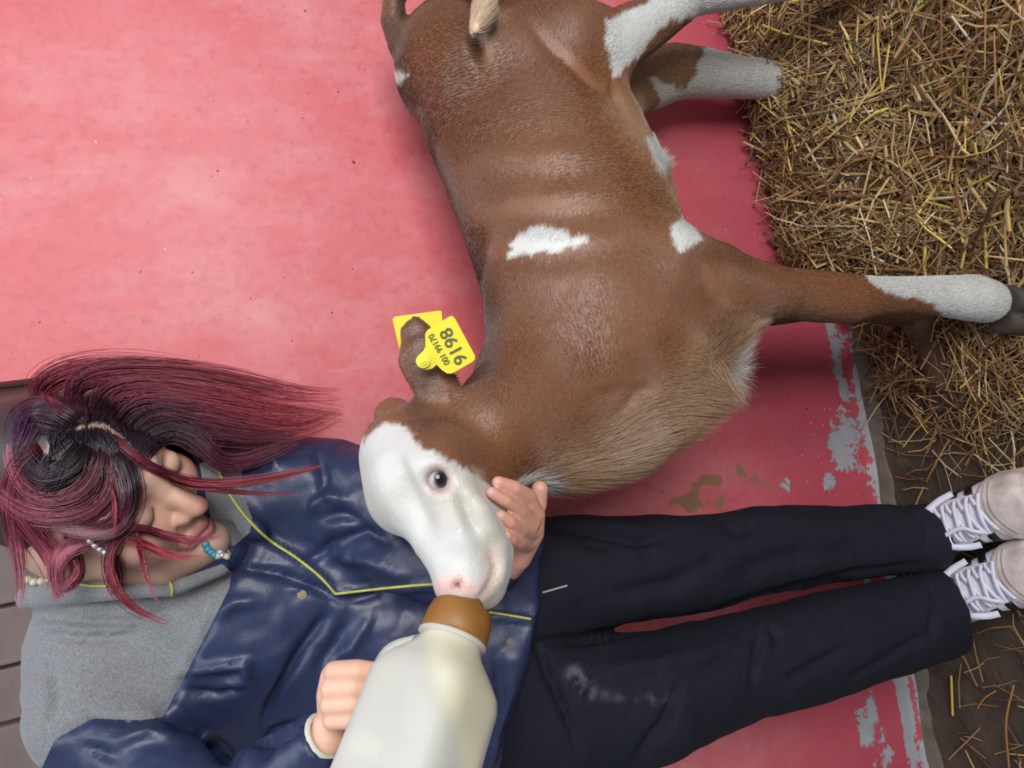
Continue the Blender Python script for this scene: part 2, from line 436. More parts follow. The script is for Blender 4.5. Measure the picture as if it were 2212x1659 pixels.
# ================================================================== CALF
def build_calf():
    root = empty('calf', (0.25, 0.80, 0.02))
    props(root, 'brown and white calf with a white face drinking from the milk bottle', 'calf')
    lat = FWD * 0.9 + np.array([0, 0.1, 0.2]); lat /= np.linalg.norm(lat)
    f = Field((-0.30, 0.50, -0.03), (0.82, 1.0, 1.06), 0.0042)
    ch = lambda L_, k=0.02, sq=None, **kw: f.chain([pr(*p) if len(p) == 4 else p for p in L_], k, None if sq is None else (lat, sq), **kw)
    # trunk
    ch([(1006, 150, .86, 152), (1110, 240, .84, 204), (1180, 345, .815, 226), (1230, 460, .79, 233), (1262, 575, .77, 231), (1278, 680, .755, 226), (1292, 775, .745, 212)], 0.02, 0.84)
    # shoulder blade and chest
    ch([(1180, 640, .72, 110), (1330, 690, .69, 125), (1440, 640, .68, 110)], 0.05, 0.6)
    ch([(1330, 780, .735, 190), (1400, 805, .73, 158)], 0.04, 0.85)
    ch([(1440, 690, .72, 130), (1455, 800, .73, 108)], 0.04, 0.8)
    # neck
    ch([(1290, 770, .745, 208), (1185, 858, .705, 172), (1060, 945, .665, 124)], 0.04, 0.72)
    ch([(1400, 820, .73, 130), (1290, 918, .705, 88), (1180, 966, .68, 60)], 0.03, 0.7)
    # skull and face
    ch([(915, 985, .665, 108), (928, 1020, .65, 126)], 0.025, 0.9)
    ch([(872, 985, .675, 84), (872, 1075, .675, 74)], 0.03)
    ch([(940, 1055, .635, 112), (975, 1140, .615, 94), (1000, 1215, .60, 76), (1004, 1255, .592, 64)], 0.02, 0.88)
    ch([(1020, 1040, .65, 86), (1045, 1120, .63, 74), (1056, 1200, .61, 54), (1050, 1268, .60, 40)], 0.022, 0.8)
    ch([(978, 1258, .585, 38), (1010, 1262, .583, 38)], 0.012)
    ch([(1052, 1180, .596, 34), (1060, 1235, .592, 30)], 0.012)
    ch([(905, 1015, .607, 34), (960, 1000, .600, 30)], 0.02)     # brow
    ch([(990, 1080, .588, 30), (1020, 1150, .582, 24)], 0.03)      # cheek bone
    # ears
    ed = py(915, 770, .66) - CAM; ed /= np.linalg.norm(ed)
    f.chain([pr(985, 905, .655, 36), pr(950, 850, .655, 48), pr(914, 778, .66, 54), pr(900, 725, .665, 36), pr(896, 708, .665, 24)], 0.012, (ed, 0.34))
    f.chain([pr(935, 850, .635, 6), pr(905, 775, .637, 13), pr(895, 730, .643, 8)], 0.012, None, sub=True)
    f.chain([pr(890, 915, .70, 36), pr(850, 900, .735, 42), pr(836, 898, .75, 30)], 0.012, (ed, 0.5))
    # near fore leg
    ch([(1440, 610, .70, 120), (1530, 622, .685, 98), (1610, 632, .68, 74), (1700, 632, .68, 52), (1770, 640, .685, 55), (1830, 644, .685, 54), (1890, 640, .688, 44), (1960, 636, .692, 39), (2040, 640, .695, 43), (2100, 644, .697, 50), (2128, 650, .698, 46)], 0.025)
    # far fore leg, stepping forward
    ch([(1440, 630, .80, 110), (1600, 640, .81, 68), (1760, 648, .815, 44), (1880, 654, .815, 40), (1965, 672, .82, 36), (2008, 735, .825, 29), (2032, 820, .83, 25)], 0.025)
    # hind legs
    ch([(1050, 140, .80, 128), (1135, 132, .785, 122), (1215, 128, .77, 106), (1275, 130, .76, 82)], 0.03, 0.75)
    A1 = py(1330, 105, .762)
    hoofN = np.array([0.56, 0.735, 0.045])
    K1 = py(1415, 45, .765); K2 = py(1490, -10, .765)
    f.chain([pr(1235, 96, .77, 98), pr(1325, 98, .762, 66), (K1, .031), (K2, .025), (K2 * .45 + hoofN * .55, .0225), (hoofN + [0, 0, .06], .029), (hoofN, .030)], 0.025)
    ch([(1150, 190, .86, 150), (1290, 205, .895, 100), (1375, 178, .905, 68), (1450, 157, .91, 57), (1520, 158, .912, 48), (1600, 168, .912, 40), (1690, 175, .91, 38), (1780, 185, .91, 44), (1830, 190, .91, 44)], 0.02)
    ch([(1300, 220, .86, 70), (1330, 235, .865, 40)], 0.04)   # flank fold
    # tail
    ch([(872, 92, .87, 36), (852, 50, .87, 28), (850, 5, .865, 21), (872, -35, .85, 17), (925, -52, .82, 14), (995, -45, .77, 14), (1050, -15, .735, 22), (1046, 30, .725, 27), (1024, 72, .722, 12)], 0.012)
    # belly tuft
    ch([(1395, 340, .82, 26), (1432, 352, .82, 12)], 0.02)
    # eye socket
    f.chain([pr(946, 1036, .575, 24), pr(946, 1036, .598, 20)], 0.010, None, sub=True)
    f.chain([pr(984, 1264, .545, 7), pr(990, 1264, .575, 7)], 0.006, None, sub=True)   # nostril
    V, F = f.mesh()
    N = vnormals(V, F)
    Q = px(V)
    # sculpted folds
    for poly, sig, dp in [
        ([(1062, 1185), (1072, 1225), (1060, 1262), (1030, 1300)], 6, -.005),
        ([(985, 1040), (1005, 1090), (1030, 1150), (1062, 1200)], 24, -.007),
        ([(1025, 1065), (1055, 1110), (1085, 1160)], 14, .006),
        ([(925, 1003), (945, 998), (968, 1010), (978, 1035)], 7, .004),
        ([(920, 1045), (932, 1066), (955, 1074), (974, 1055)], 7, .003),
        ([(850, 970), (868, 1040), (895, 1100), (925, 1165)], 26, -.010),
        ([(1000, 1065), (1030, 1120), (1050, 1150)], 10, -.003),
        ([(1090, 1150), (1085, 1210), (1070, 1270)], 14, .004),
        ([(1330, 900), (1380, 850), (1410, 845)], 12, -.007),
        ([(1400, 835), (1330, 845), (1260, 865)], 14, -.004),
        ([(1130, 30), (1180, 100), (1280, 190), (1360, 215)], 14, -.004),
        ([(1010, 60), (1035, 100), (1040, 140)], 14, -.007),
        ([(1320, 165), (1330, 200), (1345, 240)], 10, -.006),
        ([(1500, 560), (1530, 640), (1590, 705)], 18, -.004),
        ([(1690, 608), (1760, 612), (1850, 606)], 8, -.003),
        ([(1420, 900), (1330, 960), (1240, 1000)], 10, -.003)]:
        crease(V, N, Q, poly, sig, dp)
    rib = 0.0022 * np.sin(Q[:, 1] / 15.0 + Q[:, 0] * .004) * poly_soft(Q, [(1080, 300), (1400, 330), (1440, 480), (1200, 600), (1050, 560)], 60)
    V += N * (rib + 0.0016 * fbm(V, 14, 2, 2))[:, None]
    # coat colour
    Qn = Q + np.stack([vnoise(V, 160, 1), vnoise(V, 160, 2)], -1) * 7 + np.stack([vnoise(V, 40, 3), vnoise(V, 40, 4)], -1) * 6
    brown = lin(122, 76, 46); dark = lin(62, 42, 34); tan = lin(176, 142, 112); white = lin(207, 207, 204); cream = lin(214, 190, 160); pink = lin(222, 160, 150)
    c = np.repeat(brown[None], len(V), 0) * (1 + 0.16 * fbm(V, 9, 7, 3))[:, None]
    def lay(col, wgt):
        nonlocal c
        c = c * (1 - wgt[:, None]) + col * wgt[:, None]
    lay(dark, 0.8 * np.exp(-(seg_dist(Q, [(1010, 560), (1035, 640), (1045, 720), (1030, 790)])[0] / 45) ** 2))
    lay(dark, 0.55 * np.exp(-(seg_dist(Q, [(850, 60), (870, 190), (930, 330), (1000, 520)])[0] / 26) ** 2))
    lay(dark, 0.75 * np.exp(-(seg_dist(Q, [(872, 30), (868, -30), (920, -50), (960, -45)])[0] / 16) ** 2) * (V[:, 0] > 0.4))
    lay(dark, 0.5 * poly_soft(Q, [(862, 690), (920, 680), (955, 800), (930, 870), (890, 870)], 20))
    lay(dark, 0.55 * np.exp(-(seg_dist(Q, [(895, 880), (905, 910), (925, 920)])[0] / 26) ** 2))
    lay(dark, 0.35 * np.exp(-(seg_dist(Q, [(1500, 540), (1600, 560)])[0] / 30) ** 2))
    lay(tan, 0.9 * np.exp(-(seg_dist(Q, [(1590, 730), (1530, 810), (1440, 890), (1330, 970), (1230, 1025)])[0] / 66) ** 2))
    lay(tan, 0.55 * np.exp(-(seg_dist(Q, [(1340, 230), (1430, 350), (1500, 500)])[0] / 38) ** 2))
    lay(tan * .8, 0.6 * poly_soft(Q, [(1330, 175), (1400, 100), (1520, 90), (1500, 200), (1380, 260)], 25) * (V[:, 1] > .8))
    lay(cream, 0.9 * np.exp(-(seg_dist(Q, [(1070, -30), (1045, 20), (1020, 80)])[0] / 36) ** 2) * (V[:, 1] < .745) * (V[:, 2] > .5))
    lay(dark, 0.6 * sstep(.765, .79, V[:, 1]) * sstep(.46, .36, V[:, 2]) * (V[:, 0] < .2))  # shade on the far fore leg, painted into its brown coat
    far_leg = (V[:, 1] > .84)
    W = lambda poly, soft=3: poly_soft(Qn, poly, soft)
    lay(white, W([(842, 168), (852, 160), (884, 157), (874, 176), (852, 198), (844, 190)]))
    lay(white, W([(1097, 562), (1105, 530), (1120, 510), (1150, 498), (1180, 500), (1215, 500), (1240, 510), (1274, 511), (1250, 525), (1225, 540), (1195, 546), (1160, 545), (1120, 553)]))
    lay(white, W([(1450, 522), (1450, 490), (1485, 462), (1512, 520), (1470, 540)]))
    lay(white, W([(1402, 318), (1422, 312), (1470, 345), (1440, 390), (1428, 385)], 5))
    lay(white, W([(1304, 92), (1310, 45), (1350, 30), (1420, -8), (1540, -90), (1900, -200), (2000, 80), (1560, 30), (1450, 45), (1396, 100), (1394, 112), (1330, 170), (1318, 130)]) * (V[:, 1] < .84))
    lay(white, W([(1395, 168), (1440, 185), (1478, 190), (1500, 165), (1508, 130), (1520, 100), (1720, 110), (2000, 150), (2000, 260), (1700, 250), (1408, 236), (1425, 212)]) * far_leg)
    lay(white, W([(1866, 570), (1868, 588), (1885, 614), (1912, 634), (1960, 642), (2010, 652), (2032, 692), (2240, 760), (2240, 540), (1990, 570)]) * (V[:, 1] < .78))
    lay(white, W([(770, 960), (835, 912), (880, 922), (902, 962), (925, 972), (950, 986), (985, 1002), (1030, 1030), (1062, 1050), (1090, 1075), (1125, 1035), (1150, 1028), (1164, 1045), (1166, 1075), (1150, 1360), (770, 1360)], 4))
    lay(white, 0.9 * W([(1540, 840), (1565, 775), (1590, 800), (1560, 870)], 8))
    # pink bare skin: nose, lips, eyelid, inner corner
    lay(pink, 0.75 * np.exp(-(seg_dist(Q, [(950, 1272), (985, 1262), (1010, 1270)])[0] / 22) ** 2))
    lay(pink, 0.5 * np.exp(-(seg_dist(Q, [(1064, 1200), (1066, 1240), (1045, 1290)])[0] / 14) ** 2))
    lay(lin(190, 140, 140), 0.8 * np.exp(-(((Q[:, 0] - 946) / 30) ** 2 + ((Q[:, 1] - 1036) / 38) ** 2) ** 2))
    lay(lin(120, 50, 50), np.exp(-(((Q[:, 0] - 990) / 7) ** 2 + ((Q[:, 1] - 1264) / 8) ** 2)))
    lay(lin(200, 186, 164), 0.55 * np.clip(.25 + fbm(V, 20, 12), 0, 1) * inside(Q, [(780, 930), (1120, 1040), (1100, 1330), (800, 1320)]))
    skin = material('calf_hide', (0.3, 0.2, 0.1), 0.44, attr='col', bump=[(420, 0.35, 0.0012), (130, 0.14, 0.002), (34, 0.30, 0.006)], **{'Specular IOR Level': 0.6, 'Sheen Weight': .30, 'Sheen Roughness': .45})
    body = make('body', V, F, skin, root, col=c)
    tree = bvh(V, F)
    # eyeball
    P0, _ = hit(tree, 946, 1036)
    er = 33 * dep(P0) / FPX; d0 = P0 - CAM; d0 /= np.linalg.norm(d0)
    ec = P0 + d0 * er * 0.10
    Ve, Fe = sphere(ec, er, 40, 24)
    Qe = px(Ve)
    iris = np.exp(-(((Qe[:, 0] - 953) / 17) ** 2 + ((Qe[:, 1] - 1036) / 22) ** 2) ** 4)
    ce = lin(196, 192, 200) * (1 - iris[:, None]) + lin(14, 14, 20) * iris[:, None]
    make('eye', Ve, Fe, material('wet_eye', (0, 0, 0), 0.05, attr='col'), root, col=ce, label='dark glossy eye with a pale rim')
    # hooves
    hm = material('dark_hoof_horn', lin(66, 56, 50), 0.7, noise=(40, 0.7, 1.2))
    def hoof(Pc, fwd):
        g = Field(Pc - [.07, .07, .07], Pc + [.07, .07, .07], 0.003)
        fwd = np.array(fwd, float); fwd /= np.linalg.norm(fwd); sd = np.cross(fwd, [0, 0, 1])
        for s in (-1, 1):
            b = Pc + sd * s * .0165
            g.chain([(b + [0, 0, .008], .020), (b + fwd * .026 + [0, 0, -.014], .0165), (b - fwd * .006 + [0, 0, -.014], .017)], 0.006, clip=[(Pc + [0, 0, -.03], (0, 0, -1)), (Pc + [0, 0, .016], (0, 0, 1))])
        make('hoof', *g.mesh(), hm, root)
    hoof(pr(2186, 668, .69, 1)[0] + [0, 0, 0.0], (-.45, -.85, 0))
    hoof(py(2048, 858, .832) + [0, 0, -.004], (-1, -.1, 0))
    hoof(hoofN + [0, 0, -.012], (-1, -.2, 0))
    hoof(py(1860, 193, .91), (-1, -.2, 0))
    # fur
    n = 260000
    A = np.linalg.norm(np.cross(V[F[:, 2]] - V[F[:, 0]], V[F[:, 3]] - V[F[:, 1]]), axis=1)
    fc = V[F].mean(1); fn = N[F].mean(1)
    A = A * (np.einsum('ij,ij->i', fn, fc - CAM) < 0.25) * (fc[:, 2] > .02)
    Qf = px(fc)
    A *= np.where((c[F].mean(1)[:, 2] > .30) & (Qf[:, 1] > 905) & (Qf[:, 0] < 1110), .0, 1)
    A *= np.where((Qf[:, 1] > 1248) & (Qf[:, 0] < 1040), .0, 1)
    A *= np.where(((Qf[:, 0] - 946) / 40) ** 2 + ((Qf[:, 1] - 1036) / 46) ** 2 < 1, 0.02, 1)
    pick = RNG.choice(len(F), n, p=A / A.sum())
    wts = RNG.dirichlet((1, 1, 1, 1), n)
    root_p = np.einsum('ij,ijk->ik', wts, V[F[pick]]); nrm = np.einsum('ij,ijk->ik', wts, N[F[pick]]); nrm /= np.linalg.norm(nrm, axis=1, keepdims=True)
    hc = np.einsum('ij,ijk->ik', wts, c[F[pick]]); Qr = px(root_p)
    hw_ = sstep(860, 960, Qr[:, 1]) * sstep(1200, 1050, Qr[:, 0]); head = hw_ > .5; earw = inside(Qr, [(860, 680), (930, 680), (960, 800), (960, 900), (800, 930), (800, 860)])
    legw = sstep(.56, .40, root_p[:, 2] + .04 * fbm(root_p, 12, 77, 2)); leg = legw > .5
    g = np.array([.75, 0, -.65]) * (1 - legw[:, None]) + np.array([.1, 0, -1.0]) * legw[:, None]; g = g * (1 - hw_[:, None]) + np.array([.6, 0, .1]) * hw_[:, None]
    sw = np.stack([fbm(root_p, 10, 31, 2), fbm(root_p, 10, 41, 2), fbm(root_p, 10, 51, 2)], -1)
    g = g + sw * (1.15 - .8 * np.maximum(legw, hw_))[:, None] + RNG.normal(0, .13, (n, 3))
    tdir = g - nrm * np.einsum('ij,ij->i', g, nrm)[:, None]; tdir /= np.maximum(np.linalg.norm(tdir, axis=1, keepdims=True), 1e-6)
    dew = np.exp(-(seg_dist(Qr, [(1590, 740), (1530, 830), (1440, 915), (1330, 990), (1230, 1035), (1150, 1040)])[0] / 45) ** 2)
    tuft = np.exp(-(seg_dist(Qr, [(1420, 330), (1440, 370)])[0] / 25) ** 2) + np.exp(-(seg_dist(Qr, [(1060, -10), (1030, 60)])[0] / 30) ** 2)
    white_face = (hc[:, 2] > .35) & head
    ln = (.0058 + .020 * dew * (1 - hw_) + .012 * np.clip(tuft, 0, 1)) * RNG.uniform(.6, 1.3, n) * np.where(earw, .35, 1 - .58 * hw_)
    lift = .12 + .75 * dew + RNG.uniform(0, .12, n)
    tdir = tdir + dew[:, None] * np.array([0, 0, -.7])
    p1 = root_p + tdir * (ln * .5)[:, None] + nrm * (ln * lift * .5)[:, None]
    p2 = root_p + tdir * ln[:, None] + nrm * (ln * lift * .72)[:, None]
    S = np.stack([root_p - nrm * .0005, p1, p2], 1)
    cu = bpy.data.hair_curves.new('coat_hair'); cu.add_curves([3] * n)
    cu.attributes['position'].data.foreach_set('vector', (S - body.location - Vector(ORG['calf'])).astype(np.float32).ravel() if False else (S - ORG[body.name]).astype(np.float32).ravel())
    ra = cu.attributes.get('radius') or cu.attributes.new('radius', 'FLOAT', 'POINT')
    ra.data.foreach_set('value', np.tile(np.array([.00017, .00014, .00004], np.float32), n))
    ca = cu.attributes.new('col', 'FLOAT_COLOR', 'POINT')
    hcol = hc * (1 + RNG.normal(0, .14, n))[:, None] * 1.05
    c4 = np.ones((n, 3, 4), np.float32); c4[:, :, :3] = np.clip(hcol, 0, 1)[:, None, :]
    ca.data.foreach_set('color', c4.ravel())
    cu.materials.append(material('calf_coat_hair', (.3, .2, .1), 0.30, attr='col', **{'Specular IOR Level': 0.9}))
    ho = bpy.data.objects.new('coat_hair', cu); link(ho, body, ORG[body.name]); props(ho, kind='stuff')
    # ear tags
    yel = material('yellow_tag_plastic', lin(240, 228, 60), 0.35, **{'Subsurface Weight': 0.0})
    ink = material('tag_ink', lin(96, 96, 60), 0.6)
    def tag_plate(pts, y0, th=.0016):
        Pp = np.array([py(u, v, y0) for u, v in pts]); n_ = -FWD
        return prism(Pp, n_, th)
    y1 = .628
    outl = [(903, 768), (914, 758), (919, 748), (918, 722), (923, 713), (970, 684), (977, 682), (983, 688), (1026, 768), (1026, 776), (1020, 782), (976, 807), (966, 807), (955, 800), (943, 788), (934, 796), (922, 799), (908, 795), (901, 784)]
    Vt, Ft = tag_plate(outl, y1)
    tg = make('ear_tag', Vt, Ft, yel, root, smooth=False, label='yellow plastic ear tag printed 9198')
    sc_ = dep(py(913, 780, y1)) / FPX
    cst = py(914, 780, y1 - .002)
    rings = []
    for rr, hh in ((15, .0022), (10, .0042), (5, .006)):
        a_ = np.arange(24) * 2 * np.pi / 24
        Pp = cst - FWD * hh + (np.cos(a_)[:, None] * UX + np.sin(a_)[:, None] * VX) * rr * sc_
        rings.append(prism(Pp, -FWD, hh))
    make('stud', *merge(rings), yel, tg, smooth=False)
    def lettering(txt, cpx, dirpx, length_px, height_px):
        cu_ = bpy.data.curves.new('lettering', 'FONT'); cu_.body = txt; cu_.align_x = 'CENTER'; cu_.align_y = 'CENTER'; cu_.size = 1; cu_.extrude = 0.004; cu_.offset = 0.012
        to = bpy.data.objects.new('lettering_tmp', cu_); COL.objects.link(to)
        dg = bpy.context.evaluated_depsgraph_get(); me = bpy.data.meshes.new_from_object(to.evaluated_get(dg))
        bpy.data.objects.remove(to)
        co = np.empty(len(me.vertices) * 3, np.float32); me.vertices.foreach_get('co', co); co = co.reshape(-1, 3)
        ex = np.ptp(co, axis=0)
        d_ = np.array(dirpx, float); d_ /= np.linalg.norm(d_); xa = d_[0] * UX + d_[1] * VX
        upx = np.array([d_[1], -d_[0]]); ya = upx[0] * UX + upx[1] * VX
        s_ = dep(py(*cpx, y1)) / FPX
        Pc = py(*cpx, y1) - FWD * .0003
        wu = np.array(cpx)[None] + (co[:, 0] - co[:, 0].mean())[:, None] * d_ * (length_px / ex[0]) + (co[:, 1] - (co[:, 1].max() + co[:, 1].min()) / 2)[:, None] * upx * (height_px / ex[1])
        W_ = np.array([py(a1, b1, y1 - .0006 - .05 * max(z1, 0)) for (a1, b1), z1 in zip(wu, co[:, 2])])
        W0_ = Pc + (co[:, 0] - co[:, 0].mean())[:, None] * xa * (length_px / ex[0] * s_) + (co[:, 1] - (co[:, 1].max() + co[:, 1].min()) / 2)[:, None] * ya * (height_px / ex[1] * s_) - co[:, 2:3] * FWD * .01
        me.vertices.foreach_set('co', (W_ - Pc).astype(np.float32).ravel()); me.update(); me.name = 'lettering'
        me.materials.clear(); me.materials.append(ink)
        o = bpy.data.objects.new('lettering', me); link(o, tg, Pc)
        return o
    lettering('9198', (976, 742), (-.47, -.88), 82, 29)
    lettering('001 99170', (950, 757), (-.50, -.866), 74, 14)
    Vt, Ft = tag_plate([(848, 690), (852, 684), (948, 671), (954, 672), (958, 735), (955, 742), (872, 757), (862, 752)], .70)
    make('ear_tag', Vt, Ft, yel, root, smooth=False, label='yellow back half of an ear tag seen behind the ear')
    return tree
CALF = build_calf()

# ================================================================== PERSON
def build_person():
    root = empty('person', (-0.34, 0.80, 0.0))
    props(root, 'person with long burgundy hair in navy puffer jacket bending to feed the calf', 'person')
    lat = FWD
    # ---------------- head (local: x her right, y face forward, z crown)
    ix, iy, iz = UX, -VX, -FWD
    ff = .955 * ix + .08 * iy + .26 * iz; ff /= np.linalg.norm(ff)
    uu = -.29 * ix + .66 * iy + .69 * iz; uu -= ff * (uu @ ff); uu /= np.linalg.norm(uu)
    rr = np.cross(ff, uu)
    Hc = CAM + ray(194, 1066) * 0.70
    AX = np.array([rr, ff, uu])
    def H(x, y, z): return Hc + x * rr + y * ff + z * uu
    f = Field(Hc - .165, Hc + .165, 0.0017)
    E_ = lambda c, r, k=.01, sub=False: f.ell(H(*c), r, k, AX, sub)
    K_ = lambda pts, k=.01, sub=False: f.chain([(H(*p[:3]), p[3]) for p in pts], k, sub=sub)
    E_((0, -.018, .034), (.072, .092, .086)); E_((0, .028, -.036), (.057, .058, .082), .03)
    for s in (-1, 1):
        K_([(s * .046, .0, -.05, .024), (s * .036, .045, -.088, .018), (0, .072, -.098, .018)], .025)
        K_([(s * .036, .060, -.028, .024)], .025)
        K_([(s * .042, .066, .020, .012), (s * .014, .080, .024, .012)], .014)
        K_([(s * .0315, .098, .001, .0095)], .012, True)
        K_([(s * .0315, .0755, .001, .0140)], .005)
        E_((s * .074, -.012, -.008), (.009, .019, .031), .008)
        K_([(s * .0115, .092, -.036, .0068)], .006)
        K_([(s * .0075, .101, -.046, .0042)], .003, True)
        K_([(s * .021, .080, -.066, .005), (0, .0905, -.0630, .0058)], .006)
        K_([(s * .018, .081, -.070, .0058), (0, .089, -.0730, .0070)], .006)
    K_([(0, .080, .020, .010), (0, .090, -.006, .0085), (0, .1085, -.030, .0100)], .016)
    K_([(0, .078, -.098, .017)], .012)
    K_([(-.024, .086, -.0675, .0012), (0, .0985, -.0680, .0014), (.024, .086, -.0675, .0012)], .003, True)
    V, F = f.mesh()
    L = (V - Hc) @ AX.T
    skin = lin(234, 190, 168)
    c = np.repeat(skin[None], len(V), 0) * (1 + .05 * fbm(V, 40, 3))[:, None]
    def lay(col, wgt):
        nonlocal c
        wgt = np.clip(wgt, 0, 1); c = c * (1 - wgt[:, None]) + col * wgt[:, None]
    g3 = lambda x, y, z, s: np.exp(-(((L[:, 0] - x) ** 2 + (L[:, 1] - y) ** 2 + (L[:, 2] - z) ** 2) / s ** 2))
    for s in (-1, 1): lay(lin(216, 132, 122), .45 * g3(s * .038, .075, -.032, .022))
    lay(lin(220, 130, 120), .55 * g3(0, .118, -.032, .016))
    lipd = np.minimum(seg_dist(L[:, [0, 2]], [(-.024, -.066), (0, -.0625), (.024, -.066)])[0], seg_dist(L[:, [0, 2]], [(-.019, -.070), (0, -.0745), (.019, -.070)])[0])
    lay(lin(198, 116, 116), .8 * sstep(.0066, .004, lipd) * (L[:, 1] > .07))
    lay(lin(110, 50, 54), .8 * np.exp(-(seg_dist(L[:, [0, 2]], [(-.022, -.0675), (0, -.068), (.022, -.0675)])[0] / .0014) ** 2) * (L[:, 1] > .07))
    for s in (-1, 1):
        lid = seg_dist(L[:, [0, 2]], [(s * .019, -.004), (s * .026, -.0095), (s * .034, -.0105), (s * .044, -.005)])[0]
        lay(lin(38, 26, 28), .95 * np.exp(-(lid / .0017) ** 2) * (L[:, 1] > .05))
        lay(lin(176, 122, 108), .5 * np.exp(-(seg_dist(L[:, [0, 2]], [(s * .018, .010), (s * .032, .0145), (s * .046, .008)])[0] / .003) ** 2) * (L[:, 1] > .05))
        brow = seg_dist(L[:, [0, 2]], [(s * .014, .024), (s * .030, .030), (s * .050, .024)])[0]
        lay(lin(62, 44, 40), .8 * np.exp(-(brow / .0038) ** 2) * (L[:, 1] > .04) * (.7 + .5 * vnoise(V, 700, 4)))
    lay(lin(150, 90, 84), .5 * np.exp(-(seg_dist(L[:, [0, 2]], [(.017, -.036), (.024, -.050), (.030, -.066)])[0] / .0022) ** 2) * (L[:, 1] > .05))
    Q = px(V)
    hair_m = sstep(-.006, .010, (L[:, 2] - .060) + .9 * (.060 - L[:, 1]) + .006 * vnoise(V, 90, 6)) * ~((abs(L[:, 0]) > .070) & (abs(L[:, 1] + .012) < .02) & (abs(L[:, 2] + .008) < .03))
    lay(lin(40, 30, 40), .97 * hair_m)
    part_line = [(112, 985), (118, 935), (165, 922), (217, 918), (255, 940), (300, 985), (330, 1000)]
    lay(lin(206, 178, 158), .9 * np.exp(-((seg_dist(Q, part_line)[0] + 6 * vnoise(V, 260, 9)) / 11) ** 2))
    lay(lin(40, 30, 40), .95 * poly_soft(Q, [(120, 905), (215, 905), (258, 922), (300, 952), (340, 950), (385, 950), (430, 975), (470, 940), (420, 850), (200, 780)], 8))
    head = (V, F, c); HT = bvh(V, F); head_n = vnormals(V, F)
    # ---------------- hands
    def hand(lo, hi, chains, tint):
        g = Field(lo, hi, 0.0018)
        for ch_, k_ in chains: g.chain([pr(*p) for p in ch_], k_)
        v, fc = g.mesh(); cc = np.repeat((skin * np.array(tint))[None], len(v), 0) * (1 + .06 * fbm(v, 60, 5))[:, None]
        return v, fc, cc
    Lh = py(1130, 1110, .62); Rh = py(750, 1520, .63)
    lch = [([(1152, 1112, .635, 26), (1146, 1150, .645, 30), (1118, 1200, .665, 32), (1080, 1235, .70, 36)], .012),
           ([(1152, 1104, .630, 21), (1140, 1074, .618, 19), (1110, 1054, .604, 16.5), (1076, 1042, .599, 14)], .003),
           ([(1147, 1128, .626, 21), (1122, 1102, .608, 18.5), (1092, 1080, .596, 16), (1062, 1064, .593, 13)], .003),
           ([(1146, 1148, .634, 20), (1124, 1142, .612, 18), (1100, 1126, .598, 16), (1082, 1114, .594, 13.5)], .003),
           ([(1136, 1176, .640, 18), (1120, 1172, .614, 15.5), (1104, 1164, .600, 13.5), (1094, 1157, .594, 11)], .003),
           ([(1150, 1120, .650, 22), (1162, 1088, .652, 20), (1166, 1056, .645, 18)], .006)]
    lv, lf, lc = hand(Lh - .10, Lh + .11, lch, (.90, .82, .80))
    lq = px(lv); ln_ = vnormals(lv, lf)
    for (u, v) in [(1152, 1108), (1128, 1096), (1128, 1140), (1122, 1170)]: lc *= (1 - .12 * np.exp(-(((lq[:, 0] - u) / 9) ** 2 + ((lq[:, 1] - v) / 9) ** 2)))[:, None] * np.array([1, .97, .97])
    for poly in ([(1140, 1100), (1100, 1068), (1078, 1056)], [(1136, 1138), (1108, 1108), (1085, 1098)]): crease(lv, ln_, lq, poly, 4, -.0012)
    for (u, v, a, b) in [(1072, 1047, 9, 7), (1061, 1061, 7, 8), (1082, 1113, 8, 8)]:
        wq = np.exp(-(((lq[:, 0] - u) / a) ** 2 + ((lq[:, 1] - v) / b) ** 2) ** 2); lc = lc * (1 - .8 * wq[:, None]) + lin(206, 168, 172) * .8 * wq[:, None]
    rch = [([(722, 1462, .636, 30), (716, 1500, .640, 32), (718, 1545, .645, 32), (706, 1592, .648, 44), (660, 1660, .665, 46)], .012)]
    for (v0, u0, u1, r0) in [(1449, 722, 818, 23), (1486, 714, 816, 22), (1521, 712, 806, 21), (1555, 716, 788, 19)]:
        rch.append(([(u0, v0 + 2, .618, r0), (u0 + 50, v0 - 1, .607, r0), (u1, v0 + 4, .607, r0 - 2), (u1 + 10, v0 + 10, .622, r0 - 4), (u1 - 10, v0 + 12, .650, r0 - 6)], .0045))
    rch.append(([(730, 1480, .655, 26), (770, 1462, .668, 20), (812, 1458, .672, 17)], .008))
    rv, rf_, rc = hand(Rh - .10, Rh + .10, rch, (.94, .88, .86))
    # ---------------- hidden core of the body (neck, trunk, arms, legs)
    g = Field((-.66, .48, .03), (.24, .99, 1.42), 0.008)
    kk = lambda Lp, k=.03, sq=None: g.chain([pr(*p) for p in Lp], k, None if sq is None else (lat, sq))
    g.chain([(H(0, -.03, -.05), .050), (H(0.02, -.06, -.12), .047), (py(260, 1310, .90), .045)], .02)
    kk([(340, 1370, .905, 95), (620, 1330, .88, 140), (1000, 1370, .86, 140)], .03, .6)
    kk([(270, 1400, .90, 50), (235, 1530, .85, 60), (470, 1790, .73, 62), (690, 1605, .65, 40)], .03)
    kk([(480, 1150, .91, 45), (540, 1060, .86, 60), (790, 1090, .80, 62), (1060, 1225, .70, 38)], .03)
    kk([(1100, 1290, .86, 80), (1300, 1240, .84, 60), (1700, 1185, .84, 42), (2015, 1160, .85, 40), (2060, 1158, .85, 36)], .03)
    kk([(1100, 1470, .86, 85), (1350, 1500, .83, 70), (1700, 1415, .83, 46), (2045, 1315, .83, 42), (2085, 1305, .83, 38)], .03)
